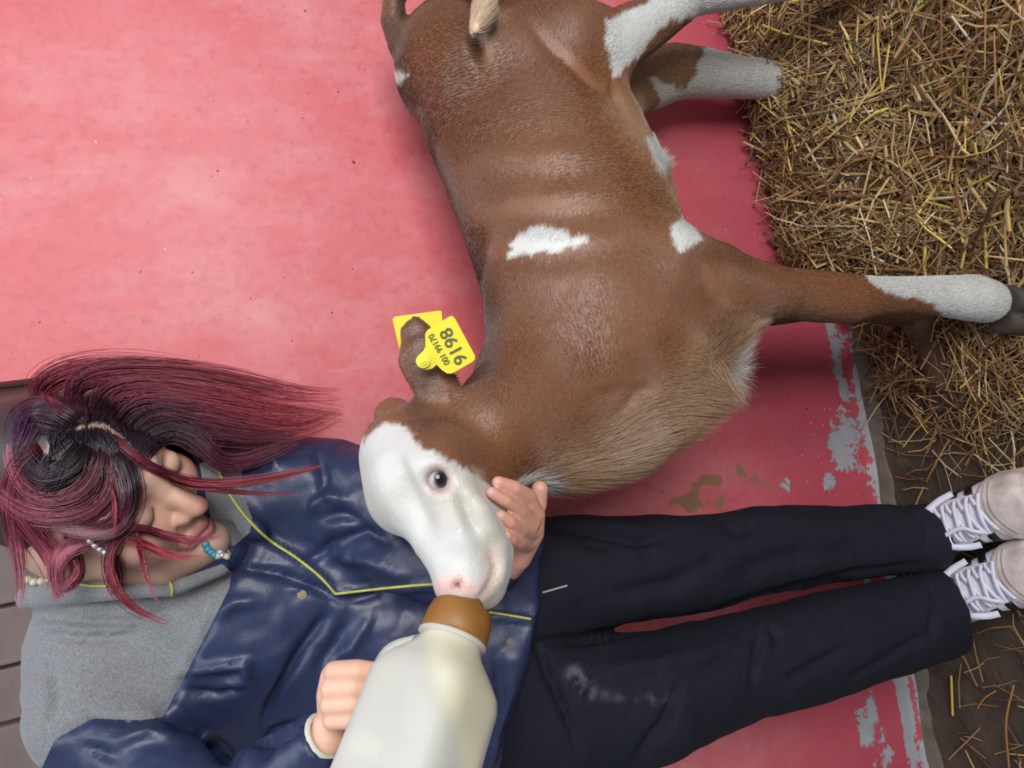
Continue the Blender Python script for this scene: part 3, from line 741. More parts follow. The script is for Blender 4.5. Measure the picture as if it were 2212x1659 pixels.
    cv, cf = g.mesh(); ccol = np.repeat(skin[None], len(cv), 0)
    ns = 0; VV = []; FF_ = []; CC = []
    for v, fc, cl in (head, (lv, lf, lc), (rv, rf_, rc), (cv, cf, ccol)):
        VV.append(v); FF_.append(fc + ns); CC.append(cl); ns += len(v)
    sk = material('skin', (.6, .4, .3), 0.48, attr='col', bump=[(420, .12, .001)], **{'Subsurface Weight': .12, 'Subsurface Radius': (1, .35, .2), 'Subsurface Scale': .006})
    make('body', np.concatenate(VV), np.concatenate(FF_), sk, root, col=np.concatenate(CC))

    # ---------------- jacket
    j = Field((-.70, .46, .60), (.26, .99, 1.42), 0.0042)
    jc = lambda Lp, k=.03, sq=None, **kw: j.chain([pr(*p) for p in Lp], k, None if sq is None else (lat, sq), **kw)
    hem = [(py(1135, 1350, .76), .965 * UX + .26 * VX)]
    jc([(300, 1390, .87, 215), (520, 1345, .86, 245), (760, 1320, .855, 235), (960, 1370, .845, 250), (1090, 1400, .84, 262)], .03, .66, clip=hem)
    jc([(820, 1400, .84, 190), (1000, 1440, .83, 225), (1120, 1470, .815, 235)], .03, .72, clip=hem)
    jc([(420, 1500, .88, 170), (640, 1540, .875, 200), (920, 1580, .86, 210), (1060, 1600, .85, 210)], .03, .6, clip=hem)
    jc([(240, 1400, .87, 150), (215, 1520, .84, 138), (330, 1670, .79, 122), (480, 1800, .72, 110)], .025)
    cuffR = py(700, 1592, .648); dR = py(700, 1592, .648) - py(520, 1740, .70); dR /= np.linalg.norm(dR)
    jc([(480, 1800, .72, 108), (590, 1695, .68, 88), (720, 1570, .64, 50)], .02, clip=[(cuffR, dR)])
    jc([(470, 1110, .87, 140), (560, 1060, .85, 122), (700, 1062, .825, 112), (800, 1095, .80, 106)], .03)
    jc([(800, 1095, .80, 104), (860, 1185, .77, 96), (980, 1230, .73, 78), (1070, 1232, .70, 58)], .02)
    # stand collar
    jc([(60, 1290, .86, 26), (140, 1280, .815, 24), (250, 1276, .785, 22), (370, 1268, .77, 22), (480, 1225, .768, 18)], .012)
    jc([(462, 1030, .82, 26), (500, 1085, .795, 24), (545, 1140, .785, 20)], .015)
    jc([(380, 1200, .80, 70), (470, 1180, .80, 60)], .02, sub=True)
    V, F = j.mesh(); N = vnormals(V, F); Q = px(V)
    pip = [(468, 1005), (478, 1030), (492, 1062), (530, 1115), (580, 1165), (640, 1205), (690, 1245), (725, 1283)]
    pip2 = [(725, 1283), (752, 1280), (830, 1271), (918, 1263), (960, 1262)]
    folds = [(pip, 7, .006), ([(500, 1225), (600, 1238), (680, 1268), (730, 1292)], 9, -.009), (pip2, 8, .006), ([(740, 1296), (830, 1284), (920, 1278)], 10, -.008),
             ([(705, 1325), (690, 1350), (640, 1420), (590, 1520), (560, 1600)], 12, -.011), ([(760, 1320), (720, 1400), (690, 1440)], 14, -.008), ([(800, 1330), (760, 1400), (730, 1425)], 12, .007),
             ([(350, 1545), (450, 1580), (500, 1655)], 12, -.013), ([(560, 1640), (590, 1590), (660, 1560)], 14, -.012),
             ([(350, 1548), (300, 1556), (200, 1552), (115, 1598)], 7, -.005), ([(500, 1240), (470, 1320), (430, 1400), (390, 1480), (350, 1548)], 7, -.005),
             ([(390, 1450), (450, 1440), (530, 1430), (535, 1465), (480, 1480)], 11, .009), ([(400, 1490), (470, 1500), (520, 1485)], 9, -.006),
             ([(470, 1330), (510, 1300), (560, 1300)], 14, .006), ([(250, 1600), (320, 1580), (380, 1600)], 14, .006), ([(180, 1610), (250, 1640)], 10, -.006),
             ([(670, 1100), (700, 1070), (745, 1080)], 12, .010), ([(690, 1120), (740, 1110), (780, 1130)], 12, -.008), ([(545, 1000), (590, 990), (600, 1020)], 9, .007), ([(690, 975), (700, 1030), (690, 1090)], 12, -.008),
             ([(730, 1170), (790, 1150), (850, 1180)], 14, -.009), ([(735, 1200), (800, 1210), (890, 1250)], 16, .008), ([(660, 1215), (700, 1190), (725, 1160)], 10, -.006),
             ([(60, 1325), (170, 1340), (300, 1345), (390, 1300)], 12, -.008), ([(90, 1370), (200, 1380), (300, 1372)], 10, -.009), ([(80, 1352), (190, 1360), (300, 1358)], 9, .006), ([(100, 1420), (115, 1500), (110, 1560)], 10, -.008),
             ([(1075, 1420), (1085, 1520), (1050, 1640)], 12, -.006), ([(1060, 1330), (1100, 1336), (1150, 1340)], 6, .005)]
    for poly, sig, dp in folds: crease(V, N, Q, poly, sig, dp * 1.15)
    navy_amp = 1 - poly_soft(Q, [(40, 1280), (500, 1230), (350, 1550), (110, 1600)], 20) * .7
    V += N * (navy_amp * (.0046 * fbm(V, 16, 21, 2) + .0030 * np.abs(fbm(V, 34, 25, 2))))[:, None]
    yoke_poly = [(0, 1240), (130, 1262), (200, 1250), (370, 1252), (400, 1246), (480, 1218), (500, 1236), (496, 1270), (470, 1322), (430, 1400), (390, 1480), (350, 1550), (300, 1556), (200, 1552), (118, 1598), (90, 1660), (-60, 1660), (-60, 1250)]
    yoke_l = [(430, 1000), (524, 985), (522, 1060), (545, 1120), (540, 1150), (502, 1182), (455, 1120)]
    fcen = px(V[F].mean(1))
    isy = (inside(fcen, yoke_poly) | inside(fcen, yoke_l))
    JT0 = bvh(V, F)
    bd = np.intersect1d(np.unique(F[isy]), np.unique(F[~isy]))
    bd = bd[np.einsum('ij,ij->i', N[bd], V[bd] - CAM) < 0]
    Qb = px(V[bd]); edges = [(np.array(pl[i_], float), np.array(pl[(i_ + 1) % len(pl)], float)) for pl in (yoke_poly, yoke_l) for i_ in range(len(pl))]
    for q_, vi in zip(Qb, bd):
        best = None
        for a0, b0 in edges:
            ba = b0 - a0; tt = min(max(((q_ - a0) @ ba) / (ba @ ba), 0), 1); c0 = a0 + tt * ba; d0 = np.linalg.norm(q_ - c0)
            if best is None or d0 < best[0]: best = (d0, c0)
        if best[0] < 16:
            h0, _ = hit(JT0, *best[1])
            if h0 is not None and np.linalg.norm(h0 - V[vi]) < .02: V[vi] = h0
    navy = material('navy_nylon_shell', lin(43, 51, 84), 0.41, noise=(10, .8, 1.2), bump=[(34, .22, .005), (120, .12, .002)], **{'Specular IOR Level': .5})
    grey = material('grey_melange_wool', lin(128, 130, 134), 0.95, noise=(520, .62, 1.25), bump=[(420, .4, .0015)], **{'Sheen Weight': .2})
    def part(sel):
        used = np.unique(F[sel]); mp = np.full(len(V), -1); mp[used] = np.arange(len(used)); return V[used], mp[F[sel]]
    jk = make('jacket', *part(~isy), navy, root, label='navy blue quilted puffer jacket shell')
    make('yoke', *part(isy), grey, jk, label='grey wool shoulder yoke')
    JT = bvh(V, F)
    def drape_line(tree, poly, n, off, y0=None):
        out = []
        for u, v in spline(poly, n):
            P0, n0 = hit(tree, u, v)
            if P0 is None:
                if y0 is None: continue
                P0 = py(u, v, y0)
            d = CAM - P0; out.append(P0 + d / np.linalg.norm(d) * off)
        return np.array(out)
    yel = material('lime_yellow_piping', lin(196, 196, 98), .7, noise=(300, .7, 1.1))
    for k, poly in enumerate((pip, pip2, [(1056, 1322), (1100, 1329), (1146, 1337)], [(368, 1258), (372, 1272), (371, 1286)], [(170, 1262), (200, 1266), (232, 1266)])):
        S = drape_line(JT, poly, 40, .002)
        make('piping', *tubes(S[None], np.full((1, len(S)), .0015 if k < 3 else .0013), 8), yel, jk, label='lime yellow piping')
    dark = material('zip_tape', lin(30, 34, 52), .6); brass = material('snap_metal', lin(112, 102, 82), .5, Metallic=.4)
    S = drape_line(JT, [(448, 1122), (470, 1160), (500, 1200)], 30, .003, .80)
    make('zipper', *tubes(S[None], np.full((1, len(S)), .0026), 6), material('zip_teeth', lin(120, 124, 140), .35, noise=(900, .4, 1.5), Metallic=.5), jk)
    for (u, v) in ((652, 1285), (1100, 1386)):
        P0, n0 = hit(JT, u, v)
        if P0 is None: continue
        t = np.cross(n0, UX); t /= np.linalg.norm(t); b = np.cross(n0, t); a_ = np.arange(20) * 2 * np.pi / 20; R0 = .0048 if u < 1000 else .0034
        rings = [prism(P0 + n0 * hh + (np.cos(a_)[:, None] * t + np.sin(a_)[:, None] * b) * r_, n0, .003) for r_, hh in ((R0, .0015), (R0 * .55, .003))]
        make('snap_button', *merge(rings), brass, jk, smooth=False)
    # cuff lining
    a_ = np.linspace(0, 2 * np.pi, 40); t = np.cross(dR, FWD); t /= np.linalg.norm(t); b = np.cross(dR, t)
    rc_ = 48 * dep(cuffR) / FPX
    S = cuffR + dR * .001 + (np.cos(a_)[:, None] * t + np.sin(a_)[:, None] * b) * rc_ * .98
    make('cuff', *tubes(S[None], np.full((1, 40), .0028), 8), material('cream_cuff_rib', lin(206, 208, 190), .8), jk, label='cream ribbed cuff edge')

    # ---------------- trousers
    t_ = Field((-.70, .58, .05), (-.05, .99, .98), 0.0048)
    tc = lambda Lp, k=.03, sq=None, **kw: t_.chain([pr(*p) for p in Lp], k, None if sq is None else (lat, sq), **kw)
    cl = [(py(2030, 1150, .83), .99 * UX - .02 * VX)]; cr = [(py(2066, 1300, .80), .96 * UX - .20 * VX)]
    tc([(1040, 1330, .86, 165), (1180, 1260, .84, 135), (1330, 1234, .82, 110), (1500, 1219, .82, 100), (1640, 1188, .825, 94), (1780, 1172, .83, 80), (1900, 1168, .835, 74), (2060, 1152, .84, 72)], .004, .85, clip=cl)
    tc([(1060, 1480, .86, 170), (1200, 1530, .825, 165), (1400, 1508, .80, 138), (1600, 1442, .80, 110), (1800, 1390, .81, 102), (1950, 1347, .82, 96), (2110, 1306, .83, 80)], .004, .85, clip=cr)
    t_.ell(py(1080, 1410, .85), (.16, .085, .12), .03)
    V, F = t_.mesh(); N = vnormals(V, F); Q = px(V)
    for poly, sig, dp in [([(1560, 1250), (1700, 1200), (1850, 1190)], 22, -.005), ([(1300, 1290), (1450, 1260), (1560, 1200)], 18, -.005), ([(1300, 1450), (1420, 1430), (1560, 1400)], 20, .005), ([(1180, 1140), (1280, 1150), (1380, 1170), (1440, 1160)], 10, -.007), ([(1180, 1128), (1300, 1138), (1420, 1152)], 14, .006), ([(1250, 1170), (1330, 1182)], 12, -.004),
                          ([(1160, 1390), (1260, 1382), (1400, 1350)], 9, -.010), ([(1160, 1380), (1175, 1430), (1230, 1560), (1250, 1620)], 9, -.008), ([(1470, 1480), (1440, 1560), (1380, 1640)], 12, -.008),
                          ([(1500, 1460), (1560, 1430), (1600, 1400)], 14, -.004), ([(1645, 1370), (1635, 1420), (1625, 1480)], 8, -.008), ([(1660, 1355), (1680, 1370), (1678, 1400)], 8, -.006), ([(1700, 1470), (1760, 1440), (1830, 1400)], 12, -.006),
                          ([(1500, 1330), (1700, 1272), (1850, 1235), (2000, 1215)], 8, -.005), ([(2010, 1260), (2024, 1310), (2010, 1370)], 8, -.008), ([(1830, 1470), (1920, 1420), (2000, 1370)], 10, -.005), ([(1560, 1130), (1600, 1150), (1640, 1130)], 14, -.004),
                          ([(1990, 1100), (2005, 1150), (1995, 1210)], 10, -.004), ([(1900, 1130), (1950, 1140)], 14, -.003)]:
        crease(V, N, Q, poly, sig, dp * 1.6)
    V += N * (.0045 * fbm(V, 11, 61, 3))[:, None]
    lint = .5 * np.exp(-(seg_dist(Q, [(1240, 1455), (1255, 1475), (1272, 1492)])[0] / 16) ** 2) * np.clip(.5 + fbm(V, 120, 5), 0, 1) + .25 * np.exp(-(seg_dist(Q, [(1300, 1500), (1390, 1508), (1450, 1510)])[0] / 10) ** 2) * np.clip(fbm(V, 110, 8), 0, 1)
    black = lin(23, 25, 37)
    tcol = black * (1 - lint[:, None]) + lin(150, 152, 165) * lint[:, None]
    global TROUSERS
    TROUSERS = bvh(V, F)
    make('trousers', V, F, material('black_twill', (.02, .02, .03), .82, attr='col', noise=(240, .8, 1.2), bump=[(30, .25, .006), (500, .2, .001)], **{'Specular IOR Level': .3}), root, col=tcol, label='black loose trousers')

    # ---------------- shoes
    white = material('scuffed_white_leather', lin(236, 232, 238), .5, noise=(30, .75, 1.08), bump=[(90, .25, .002)])
    cap_m = material('dirty_rubber_toe', lin(222, 206, 202), .55, noise=(40, .6, 1.1), bump=[(200, .3, .001)]); blk = material('black_stripe', lin(20, 20, 24), .5)
    lace_m = material('white_lace', lin(222, 220, 236), .8, bump=[(700, .4, .001)]); sole_m = material('white_sole_rubber', lin(196, 182, 172), .6, noise=(30, .7, 1.1))
    def shoe(org, yaw, sc, label):
        cs, sn = math.cos(yaw), math.sin(yaw); axx = np.array([-sn, cs, 0]) * -1.14; axy = np.array([cs, sn, 0])
        W = lambda A: org + sc * (A[..., 0:1] * axx + A[..., 1:2] * axy + A[..., 2:3] * np.array([0, 0, 1.0]))
        def shape(grow, zc=None, y0=None):
            g_ = Field((-.08, -.16, -.01), (.08, .17, .15), .0026)
            cl_ = [((0, 0, .012), (0, 0, -1))] + ([] if zc is None else [((0, 0, zc), (0, 0, 1))]) + ([] if y0 is None else [((0, y0, 0), (0, -1, -.35))]) + [((0, -.05, .112), (0, .25, 1))]
            g_.chain([((0, -.095, .045), .034 + grow), ((0, -.05, .085), .036 + grow), ((0, 0, .068), .037 + grow), ((0, .05, .045), .041 + grow), ((.002, .095, .034), .041 + grow), ((.002, .118, .030), .034 + grow)], .01, clip=cl_)
            g_.chain([((0, -.095, .03), .034 + grow), ((0, -.02, .03), .034 + grow), ((.002, .07, .03), .044 + grow)], .01, clip=cl_)
            return g_.mesh()
        up = shape(0); tr = bvh(*up)
        def drop(x, y, off=.002):
            h_ = tr.ray_cast(Vector((x, y, .3)), Vector((0, 0, -1))); return np.array(h_[0]) + np.array(h_[1]) * off if h_[0] is not None else np.array([x, y, .05])
        s = make('shoe', W(up[0]), up[1], white, root, label=label)
        v2, f2 = shape(.0028, y0=.088); make('toe_cap', W(v2), f2, cap_m, s)
        g_ = Field((-.09, -.17, -.01), (.09, .19, .06), .0026)
        g_.chain([((0, -.100, .012), .040), ((0, -.02, .012), .038), ((.002, .07, .012), .050), ((.002, .112, .012), .044)], .01, clip=[((0, 0, 0), (0, 0, -1)), ((0, 0, .022), (0, 0, 1))])
        v2, f2 = g_.mesh(); make('sole', W(v2), f2, sole_m, s)
        for side in (-1, 1):
            for q in range(3):
                y0 = -.022 + q * .026; pts = []
                for tt in np.linspace(0, 1, 9):
                    for ww in (-.5, .5):
                        yy = y0 + tt * .020 + ww * .013; an = math.radians(8 + tt * 50); dv_ = Vector((side * math.cos(an), 0, math.sin(an)))
                        h_ = tr.ray_cast(Vector((0, yy, .03)) + dv_ * .2, -dv_)
                        pts.append(np.array(h_[0]) + np.array(dv_) * .0014 if h_[0] is not None else np.array([side * .03, yy, .04]))
                Fq = [[2 * i, 2 * i + 1, 2 * i + 3, 2 * i + 2] for i in range(8)]
                o = make('stripe', W(np.array(pts)), np.array(Fq), blk, s)
                so = o.modifiers.new('thickness', 'SOLIDIFY'); so.thickness = .001
        # stitched welt where toe cap meets upper
        for yy_, rr_ in ((.088, .0016), (.080, .0010)):
            wl = [drop(x, yy_ - .010 * math.cos(x / .030), .003) for x in np.linspace(-.034, .036, 24)]
            make('welt', W(tubes(np.array(wl)[None], np.full((1, 24), rr_), 6)[0]), tubes(np.array(wl)[None], np.full((1, 24), rr_), 6)[1], sole_m, s)
        # tongue, laces
        tg = np.array([[drop(x, y, .003) for x in np.linspace(-.017, .017, 7)] for y in np.linspace(-.05, .062, 14)])
        tg[0, :, 2] += .006
        Ft = [[i * 7 + k, i * 7 + k + 1, (i + 1) * 7 + k + 1, (i + 1) * 7 + k] for i in range(13) for k in range(6)]
        make('tongue', W(tg.reshape(-1, 3)), np.array(Ft), white, s)
        def lace(ctrl, n=26, wd=.0042):
            C = spline(ctrl, n); P0 = np.array([drop(x, y, .0055) + [0, 0, z] for x, y, z in C])
            tn = np.gradient(P0, axis=0); sd = np.cross(tn, [0, 0, 1.]); sd /= np.maximum(np.linalg.norm(sd, axis=1, keepdims=True), 1e-9)
            Vs = np.concatenate([P0 - sd * wd, P0 + sd * wd, P0 + sd * wd - [0, 0, .0022], P0 - sd * wd - [0, 0, .0022]]); Fs = []
            for i in range(n - 1):
                for a1, b1 in ((0, 1), (1, 2), (2, 3), (3, 0)): Fs.append([a1 * n + i, b1 * n + i, b1 * n + i + 1, a1 * n + i + 1])
            make('lace', W(Vs), np.array(Fs), lace_m, s)
        for i in range(5):
            y0 = -.024 + i * .019
            lace([(-.024, y0, 0), (0, y0 + .010, .001), (.024, y0 + .014, 0)]); lace([(.024, y0, .001), (0, y0 + .008, .003), (-.024, y0 + .014, .001)])
        lace([(0, -.028, .004), (.018, -.020, .006), (.031, .006, .004), (.034, .026, .003)], wd=.0045)
        lace([(0, -.028, .005), (-.018, -.022, .006), (-.030, .002, .004), (-.034, .024, .003)], wd=.0045)
        lace([(0, -.028, .006), (.012, -.004, .008), (.010, .024, .007), (.022, .05, .006)], wd=.003)
        return s
    shoe(pz(2120, 1126, .0) + [0.015, -.015, .004], math.radians(-68), .92, 'scuffed white sneaker with black stripes on her left foot')
    shoe(pz(2158, 1268, .0) + [0.015, -.012, .004], math.radians(-64), .92, 'scuffed white sneaker with black stripes on her right foot')

    # ---------------- hair
    def strands(guide, n, width, y_off, off=(.004, .012), taper=(1, .55), npt=16, mess=1.0):
        G = np.array([g_ + (y_off,) if len(g_) == 2 else g_ for g_ in guide], float)
        C = spline(G, npt); s = np.linspace(0, 1, npt)
        wprof = np.interp(s, [0, .15, .7, 1], [taper[0] * .75, taper[0], 1, taper[1]])
        T = np.gradient(C[:, :2], axis=0); T /= np.linalg.norm(T, axis=1, keepdims=True); Nn = np.stack([-T[:, 1], T[:, 0]], 1)
        out = np.zeros((n, npt, 3))
        for i in range(n):
            a = RNG.normal(0, .5); b = RNG.normal(0, .25 * mess); ph = RNG.uniform(0, 6.28); fr = RNG.uniform(2, 5); of = RNG.uniform(*off); ll = RNG.uniform(.66, 1.04)
            lat_ = (a + b * s + .10 * mess * np.sin(fr * s * 3 + ph) * s) * width * wprof * .5
            Ci = spline(C, 200)[np.clip((s * ll * 199).astype(int), 0, 199)] if ll < 1 else C
            uv = Ci[:, :2] + Nn * lat_[:, None]
            for k in range(npt):
                P0, _ = hit(HT, *uv[k])
                if P0 is None:
                    P0, _ = hit(JT, *uv[k]); yd = py(uv[k][0], uv[k][1], Ci[k, 2] + .018 * (of - .008) / .008)
                    if P0 is None or dep(P0) > dep(yd): P0 = yd
                    else:
                        d = CAM - P0; P0 = P0 + d / np.linalg.norm(d) * of
                else:
                    d = CAM - P0; P0 = P0 + d / np.linalg.norm(d) * of
                    yd = py(uv[k][0], uv[k][1], Ci[k, 2])
                    if k > npt * .5 and dep(yd) < dep(P0): P0 = yd
                if k == 0: P0 = P0 + ray(*uv[k]) / np.linalg.norm(ray(*uv[k])) * (of + .001)
                out[i, k] = P0
            for _ in range(2): out[i, 1:-1] = .25 * out[i, :-2] + .5 * out[i, 1:-1] + .25 * out[i, 2:]
        return out
    dk, wine, red, pk = lin(36, 26, 38), lin(112, 42, 60), lin(160, 56, 68), lin(190, 104, 124)
    SETS = [  # guide, count, width px, default y, root colour, mid, tip
        ([(205, 912), (150, 862), (190, 808), (330, 798), (500, 818), (640, 850), (735, 850)], 170, 60, .80, dk, wine, red),
        ([(230, 910), (228, 862), (300, 838), (450, 858), (600, 885), (742, 898)], 240, 70, .79, dk, wine, red),
        ([(258, 922), (300, 880), (380, 882), (500, 902), (640, 925), (735, 885)], 240, 70, .785, dk, wine, red),
        ([(285, 940), (340, 900), (430, 920), (540, 940), (645, 938)], 220, 60, .78, dk, lin(70, 26, 44), wine),
        ([(305, 958), (372, 925), (440, 955), (480, 1000), (560, 985), (640, 950)], 200, 50, .775, dk, lin(60, 24, 42), wine),
        ([(180, 912), (115, 872), (85, 845), (150, 802), (300, 786), (450, 802)], 170, 50, .81, dk, wine, red),
        ([(150, 918), (90, 895), (60, 900), (45, 940), (30, 985)], 150, 60, .80, dk, lin(70, 34, 56), lin(110, 70, 110)),
        ([(242, 940), (292, 988), (370, 1030), (440, 1048), (540, 1042), (640, 1022), (694, 1006)], 90, 20, .69, wine, wine, red),
        ([(300, 1000), (420, 1052), (540, 1064), (660, 1068)], 26, 12, .70, wine, wine, red),
        ([(215, 945), (212, 1010), (178, 1062), (110, 1085), (50, 1062), (22, 1010), (18, 960)], 190, 46, .74, dk, wine, pk),
        ([(228, 945), (240, 1040), (200, 1098), (120, 1120), (50, 1108), (10, 1078), (-30, 1050)], 220, 44, .74, dk, wine, pk),
        ([(235, 948), (268, 1050), (262, 1120), (215, 1160), (140, 1182), (112, 1240), (132, 1290)], 190, 44, .74, dk, wine, pk),
        ([(240, 952), (274, 1050), (274, 1130), (235, 1190), (238, 1245), (262, 1290), (300, 1322), (365, 1348)], 110, 26, .73, dk, wine, red),
        ([(245, 955), (276, 1030), (280, 1090), (250, 1140), (185, 1150), (110, 1140)], 260, 44, .72, dk, lin(60, 26, 44), wine),
        ([(200, 950), (160, 1000), (100, 1030), (60, 1010), (40, 960)], 220, 70, .74, dk, dk, lin(60, 34, 60)),
        ([(130, 985), (110, 1040), (60, 1060), (30, 1020)], 150, 60, .74, dk, dk, wine),
        ([(90, 965), (40, 1000), (16, 1080), (28, 1160), (44, 1240), (40, 1318)], 80, 34, .75, wine, lin(140, 56, 78), pk),
        ([(60, 985), (20, 1065), (60, 1140), (108, 1200), (128, 1270), (112, 1300)], 130, 42, .75, wine, lin(140, 56, 78), pk),
        ([(160, 1120), (150, 1180), (170, 1230), (140, 1270), (118, 1262)], 100, 30, .74, wine, lin(150, 62, 82), pk),
        ([(225, 1148), (300, 1142), (370, 1160), (420, 1168), (478, 1158)], 60, 16, .70, wine, wine, red),
        ([(240, 1160), (300, 1170), (370, 1200), (440, 1205)], 30, 22, .70, wine, red, red),
        ([(290, 1140), (306, 1200), (318, 1250), (345, 1310)], 26, 10, .71, wine, red, pk),
        ([(240, 960), (240, 1040), (250, 1100), (246, 1160)], 20, 10, .71, wine, red, red),
        ([(245, 1200), (250, 1260), (235, 1285)], 60, 34, .74, wine, wine, red),
    ]
    AV = []; AF = []; AC = []; nn = 0
    # short dark roots on both sides of the parting
    PL = spline(part_line, 400); RS = []
    for i in range(1200):
        dn = i % 2; q0 = PL[RNG.integers(0, 300 if dn else 390)]; st = q0 + np.array([RNG.normal(0, 2), (9 if dn else -9) + RNG.normal(0, 4)])
        en = st + (np.array([RNG.uniform(-10, 40), RNG.uniform(35, 80)]) if dn else np.array([RNG.uniform(-25, 50), RNG.uniform(-75, -30)]))
        row = []
        for k, tt in enumerate(np.linspace(0, 1, 6)):
            q1 = st + (en - st) * tt; h0, _ = hit(HT, *q1)
            if h0 is None: h0 = row[-1] + (row[-1] - row[-2]) if len(row) > 1 else None
            else: h0 = h0 - ray(*q1) * (.0005 + .006 * math.sin(tt * 2.2))
            if h0 is None: break
            row.append(h0)
        if len(row) == 6: RS.append(row)
    RS = np.array(RS)
    Vh, Fh = tubes(RS, np.tile(np.array([.0002, .0004, .0004, .0004, .0003, .0001]), (len(RS), 1)), 3)
    AV.append(Vh); AF.append(Fh); nn += len(Vh); AC.append(np.repeat(lin(38, 28, 40)[None] * RNG.uniform(.6, 1.6, (len(RS), 1)), 18, 0))
    for gd, n, wd, yo, c0, c1, c2 in SETS:
        S = strands(gd, n, wd, yo)
        n_, p_, _ = S.shape
        R = np.interp(np.linspace(0, 1, p_), [0, .08, .6, 1], [.00010, .00040, .00038, .00007])[None].repeat(n_, 0) * RNG.uniform(.7, 1.5, (n_, 1))
        Vh, Fh = tubes(S, R, 3)
        s = np.linspace(0, 1, p_)[None, :, None]
        jit = RNG.normal(0, .10, (n_, 1, 1)); sv = np.clip(s + jit, 0, 1)
        cc = np.where(sv < .35, c0 + (c1 - c0) * (sv / .35), c1 + (c2 - c1) * ((sv - .35) / .65)) * (1 + RNG.normal(0, .22, (n_, 1, 1)))
        AV.append(Vh); AF.append(Fh + nn); nn += len(Vh); AC.append(np.clip(np.repeat(cc.reshape(-1, 3), 3, 0), 0, 1))
    # hair on the far side of the head, hanging straight down
    hq = px(head[0]); cand = np.where((hair_m > .6) & (np.einsum('ij,ij->i', head_n, head[0] - CAM) > .0) & (hq[:, 1] > 905) & (hq[:, 1] < 1120) & (hq[:, 0] > 50))[0]
    RS = []
    for vi in RNG.choice(cand, 1500):
        p0 = head[0][vi]; row = [p0]; p1 = p0 + head_n[vi] * RNG.uniform(.004, .010); d1 = head_n[vi] * .3 + np.array([0, 0, -.2]) + RNG.normal(0, .12, 3)
        of = RNG.uniform(.004, .014)
        for k in range(15):
            row.append(p1); d1 = d1 * .75 + np.array([0, 0, -.5]); st = d1 / np.linalg.norm(d1) * .0105
            p1 = p1 + st; nr = HT.find_nearest(Vector(p1))
            nn0 = np.array(nr[1]); q0 = np.array(nr[0]); sd_ = (p1 - q0) @ nn0
            if sd_ < of: p1 = p1 + nn0 * (of - sd_)
            p1[1] = min(p1[1], .985)
        RS.append(row)
    RS = np.array(RS); Vh, Fh = tubes(RS, np.tile(np.interp(np.linspace(0, 1, 16), [0, .1, .7, 1], [.0002, .0005, .0005, .0001]), (len(RS), 1)), 3)
    s_ = np.linspace(0, 1, 16)[None, :, None]; cc = (dk * (1 - s_) + wine * s_) * RNG.uniform(.6, 1.4, (len(RS), 1, 1))
    AV.append(Vh); AF.append(Fh + nn); nn += len(Vh); AC.append(np.repeat(cc.reshape(-1, 3), 3, 0))
    make('hair', np.concatenate(AV), np.concatenate(AF), material('dyed_hair', (.2, .05, .08), .36, attr='col', **{'Specular IOR Level': .6}), root, col=np.concatenate(AC), label='long burgundy dyed hair with dark roots', kind='stuff')
    # hair pin, earring, necklace
    S = np.array([py(187, v, 0) if False else (hit(HT, 187, v)[0] if hit(HT, 187, v)[0] is not None else py(187, v, .74)) - ray(187, v) * .016 for v in np.linspace(858, 955, 12)])
    make('hair_pin', *tubes(S[None], np.full((1, 12), .0011), 6), material('black_pin', lin(14, 12, 16), .35), root)
    sil = material('silver_sparkle', lin(225, 225, 232), .2, Metallic=.7)
    ear = [sphere((hit(HT, u, v)[0] if hit(HT, u, v)[0] is not None else py(u, v, .76)) - ray(u, v) * .012, .0034, 10, 6) for u, v in ((196, 1168), (206, 1178), (217, 1186), (228, 1193), (236, 1200))]
    make('earring', *merge(ear), sil, root, label='silver sparkling ear cuff')
    nk = empty('necklace', py(460, 1190, .77)); COL.objects.unlink(nk); o_ = ORG[nk.name]; link(nk, root, o_)
    bl, cr_ = material('turquoise_bead', lin(80, 150, 176), .3), material('cream_bead', lin(206, 200, 178), .4)
    for i, (u, v) in enumerate([(444, 1176), (449, 1187), (456, 1193), (463, 1199), (471, 1201), (480, 1200), (488, 1203), (476, 1193), (60, 1252), (74, 1257), (90, 1256), (105, 1254)]):
        make('bead', *sphere(py(u, v, .775 if u > 300 else .83), .0042, 10, 6), bl if i < 4 else (sil if i in (5, 7) else cr_), nk)
build_person()

